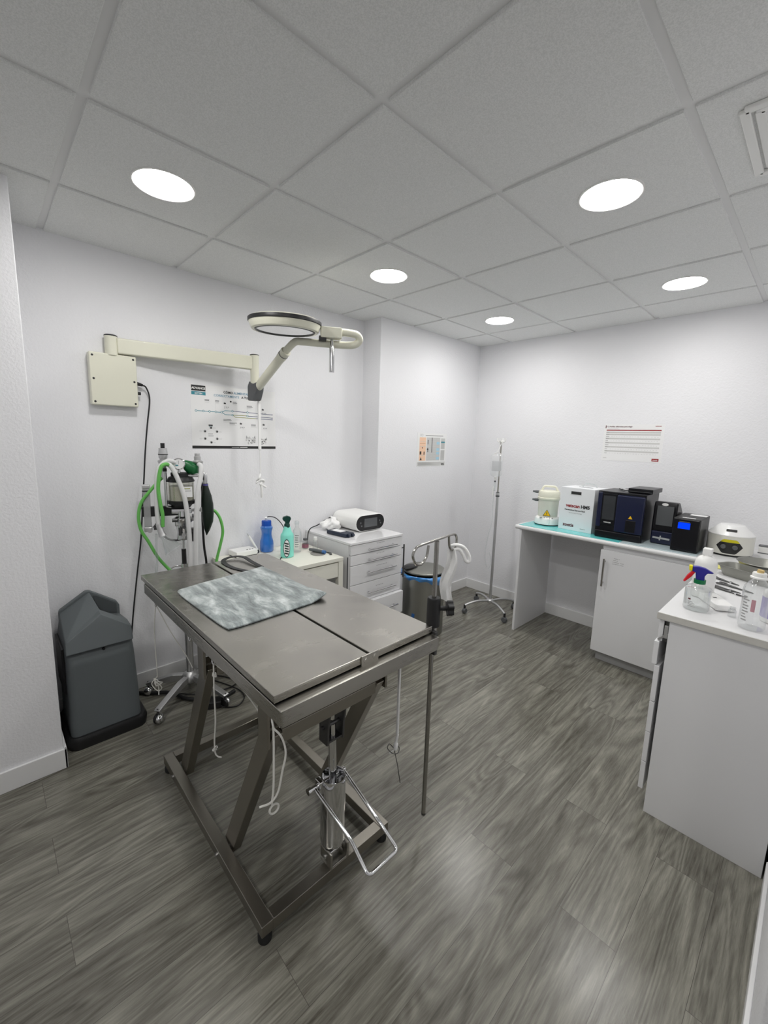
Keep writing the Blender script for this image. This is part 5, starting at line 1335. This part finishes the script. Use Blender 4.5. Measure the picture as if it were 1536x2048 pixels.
# trigger spray
bx, by = 2.238, 1.185
t = thing('spray_bottle', 'clear trigger spray bottle with blue head and red lever in the right foreground', 'bottle', (bx, by, kz))
MB().lathe([(0, .002), (.040, .002), (.045, .008), (.045, .090), (.043, .095), (.034, .099), (.020, .104), (.017, .110), (.017, .122)], CLEARB, (bx, by, kz), 32).build('bottle_body', t)
MB().lathe([(0, .004), (.0425, .004), (.0425, .086), (0, .086)], clear_mat('water', (.97, .98, .98, 1), .10, .04), (bx, by, kz), 32).build('liquid', t.children[-1])
prints(bx, by, kz, .045, 4, .020, .006, .60, INKG, -1.80).build('printed_label', t)
pl_ = prints(bx, by, kz, .045, 1, .047, .013, .34, MAROON, -1.95); pl_.build('red_mark', t)
MB().cyl((bx, by, kz + .112), (bx, by, kz + .128), .0205, GRNP).build('collar', t)
hv = Matrix.Translation((bx, by, kz)) @ Matrix.Rotation(.25, 4, 'Z')
MB().prism([(-.014, .126), (.014, .126), (.013, .145), (.020, .158), (.038, .160), (.040, .163), (.012, .178), (-.012, .182), (-.030, .180), (-.030, .160), (-.018, .156)], -.011, .011, BLUEP, 'y', .003, hv).build('trigger_head', t)
MB().prism([(-.040, .160), (-.030, .160), (-.030, .183), (-.042, .183)], -.010, .010, YELP, 'y', .003, hv).build('nozzle', t)
MB().prism([(-.028, .162), (-.018, .158), (-.030, .135), (-.050, .110), (-.056, .112), (-.044, .140)], -.008, .008, REDP, 'y', .003, hv).build('trigger_lever', t)

# white bottle behind it
bx, by = 2.222, 1.395
t = thing('detergent_bottle', 'opaque white bottle with square cap behind the trigger spray', 'bottle', (bx, by, kz))
MB().lathe([(0, .002), (.039, .002), (.042, .008), (.042, .150), (.038, .168), (.028, .182), (.017, .188), (.016, .196)], WPLAST, (bx, by, kz), 36).build('bottle_body', t)
MB().box(bx - .017, bx + .017, by - .017, by + .017, kz + .190, kz + .222, WPLAST, .004).build('cap', t)

# white device
t = thing('small_scanner', 'small white plastic device lying behind the trigger spray', 'device', (2.285, 1.31, kz))
M = Matrix.Translation((2.282, 1.315, kz)) @ Matrix.Rotation(-1.0, 4, 'Z')
MB().prism([(-.085, .002), (.085, .002), (.088, .010), (.080, .026), (-.080, .030), (-.088, .010)], -.034, .034, WPLAST, 'y', .004, M).build('housing', t)
MB().box(-.012, -.004, -.006, .008, .0275, .0295, BLACK, .0005, 1, M).build('button', t)

# instruments
def forceps(x, y, ang, L_, label, spread):
    t = thing('surgical_instrument', label, 'instrument', (x, y, kz), ang, 'steel instruments laid on the right worktop')
    for s in (-1, 1):
        m = MB().tube([(0, 0, .004), (L_ * .45, s * spread * .5, .005), (L_ * .75, s * spread, .005)], [.0022, .004, .003], DMETAL, 8)
        m.tube([Vector((L_ * .75 + .016 + .016 * math.cos(a), s * (spread + .004) + .010 * math.sin(a), .005)) for a in [2 * PI * k / 16 for k in range(16)]], .0028, DMETAL, 8, closed=True)
        m.build('handle', t, world=False)
    MB().tube([(0, 0, .004), (-L_ * .35, 0, .004)], [.005, .0018], DMETAL, 8).build('jaws', t, world=False)
    MB().lathe([(0, .009), (.006, .009), (.006, 0), (0, 0)], CHROME, (0, 0, 0), 14).build('pivot', t, world=False)
forceps(2.285, 1.735, math.radians(150), .11, 'steel scissors lying nearest the metal tray on the right worktop', .010)
forceps(2.30, 1.590, math.radians(160), .12, 'steel forceps lying in the middle of the instrument row', .008)
forceps(2.325, 1.545, math.radians(152), .13, 'steel forceps lying nearest the white device on the right worktop', .007)
forceps(2.345, 1.640, math.radians(155), .11, 'steel clamp lying behind the middle forceps', .009)

# tray and bowl
def pan(name, label, cat, x, y, w, l, h, ang, m_):
    t = MB(); M = Matrix.Translation((x, y, kz + .001)) @ Matrix.Rotation(ang, 4, 'Z')
    def sec(z, s, e=0): return [M @ Vector(p) for p in sect(z, -w / 2 * s - e, w / 2 * s + e, -l / 2 * s - e, l / 2 * s + e, .04 * s, 6)]
    loft(t, [sec(0, .86), sec(h, 1), sec(h, 1, .008), sec(h - .002, 1, .008), sec(h - .002, .99), sec(.003, .85)], m_)
    return single(name, t, label, cat, (x, y, kz))
pan('instrument_tray', 'long grey steel tray lying across the right worktop behind the instruments', 'tray', 2.365, 1.885, .32, .13, .052, -.45, TIN)
m = MB().lathe([(0, .002), (.07, .002), (.085, .012), (.108, .058), (.116, .061), (.117, .059), (.110, .055), (.088, .008), (.07, 0), (0, 0)], TIN, (2.375, 2.09, kz + .0005), 44)
single('steel_bowl', m, 'round steel basin behind the long tray at the right edge', 'bowl', (2.375, 2.09, kz))
m = MB().grid(lambda u, v: Vector((2.155 + .12 * u, 2.00 + .15 * v, kz + .0015 + .006 * math.sin(PI * u) * (.4 + .6 * math.sin(5 * v)) * .6)), 10, 10, YPAPER)
single('yellow_sheet', m, 'pale yellow sheet tucked under the steel tray', 'paper', (2.2, 2.0, kz))

# vial, big bottle, violet bottle
plain_bottle('glass_vial', 'tiny clear glass vial standing alone near the front of the right worktop', 2.352, 1.205, kz, .013, .040, CLEARB, CLEARB, .6, .25)
bx, by = 2.418, 1.122
t = thing('serum_bottle', 'large clear graduated bottle with cork stopper in the right foreground', 'bottle', (bx, by, kz))
MB().lathe([(0, .003), (.036, .003), (.040, .010), (.039, .10), (.041, .140), (.038, .160), (.026, .180), (.018, .190), (.017, .200)], CLEARB, (bx, by, kz), 36).build('bottle_body', t)
MB().lathe([(.016, .192), (.026, .194), (.026, .199), (.021, .202), (.021, .213), (.019, .216), (0, .216)], WPLAST, (bx, by, kz), 28).build('cap', t)
MB().cyl((bx, by, kz + .214), (bx + .002, by, kz + .226), .010, CORK, seg=18).build('stopper', t)
prints(bx, by, kz, .0405, 9, .035, .011, .55, INKG, -2.15).build('printed_scale', t)
MB().grid(lambda u, v: Vector((bx + .0412 * math.cos(-1.75 + .30 * u), by + .0412 * math.sin(-1.75 + .30 * u), kz + .075 + .045 * v)), 5, 1, PINK).build('label', t)
bx, by = 2.470, 1.262
t = thing('syrup_bottle', 'white bottle with violet and orange label behind the graduated bottle', 'bottle', (bx, by, kz))
MB().lathe([(0, .002), (.038, .002), (.041, .008), (.041, .110), (.036, .124), (.018, .134), (.017, .15)], WPLAST, (bx, by, kz), 32).build('bottle_body', t)
MB().lathe([(.0412, .020), (.0415, .022), (.0415, .098), (.0412, .100)], PURPLE, (bx, by, kz), 32).build('label', t)
lb = t.children[-1]
MB().grid(lambda u, v: Vector((bx + .042 * math.cos(-1.9 + .55 * u), by + .042 * math.sin(-1.9 + .55 * u), kz + .050 + .028 * v)), 6, 2, mat('orange_spot', srgb(236, 160, 40), .5)).build('label_spot', lb)
MB().lathe([(.019, .134), (.020, .137), (.020, .152), (0, .154)], WPLAST, (bx, by, kz), 24).build('cap', t)

# ------------------------------------------------------------------ camera and render settings
cam = bpy.data.cameras.new('camera'); co = bpy.data.objects.new('camera', cam); COL.objects.link(co)
right = Vector((0.69245172, 0.72082835, 0.03028368)); down = Vector((0.132278, -0.08558301, -0.98751105)); fwd = Vector((-0.7092342, 0.68780959, -0.15461184))
M = Matrix((right, -down, -fwd)).transposed().to_4x4()
M.translation = Vector((2.52727443, -.8968226, 1.55806411))
co.matrix_world = M
cam.sensor_fit = 'HORIZONTAL'; cam.sensor_width = 36; cam.lens = 840.05 * 36 / 1536
cam.shift_x = (768 - 772.562) / 1536; cam.shift_y = (1008.79 - 1024) / 1536
cam.clip_start = .02
S.camera = co
w = bpy.data.worlds.new('world'); S.world = w; w.use_nodes = True
w.node_tree.nodes['Background'].inputs['Color'].default_value = (.5, .5, .52, 1)
w.node_tree.nodes['Background'].inputs['Strength'].default_value = .05
S.view_settings.view_transform = 'Standard'; S.view_settings.look = 'None'
S.view_settings.gamma = 1; S.view_settings.use_curve_mapping = False
S.view_settings.exposure = 0.78
S.cycles.max_bounces = 10; S.cycles.diffuse_bounces = 6; S.cycles.glossy_bounces = 5
S.cycles.transparent_max_bounces = 24; S.cycles.sample_clamp_indirect = 8
S.cycles.caustics_reflective = False; S.cycles.caustics_refractive = False
S.cycles.use_denoising = True
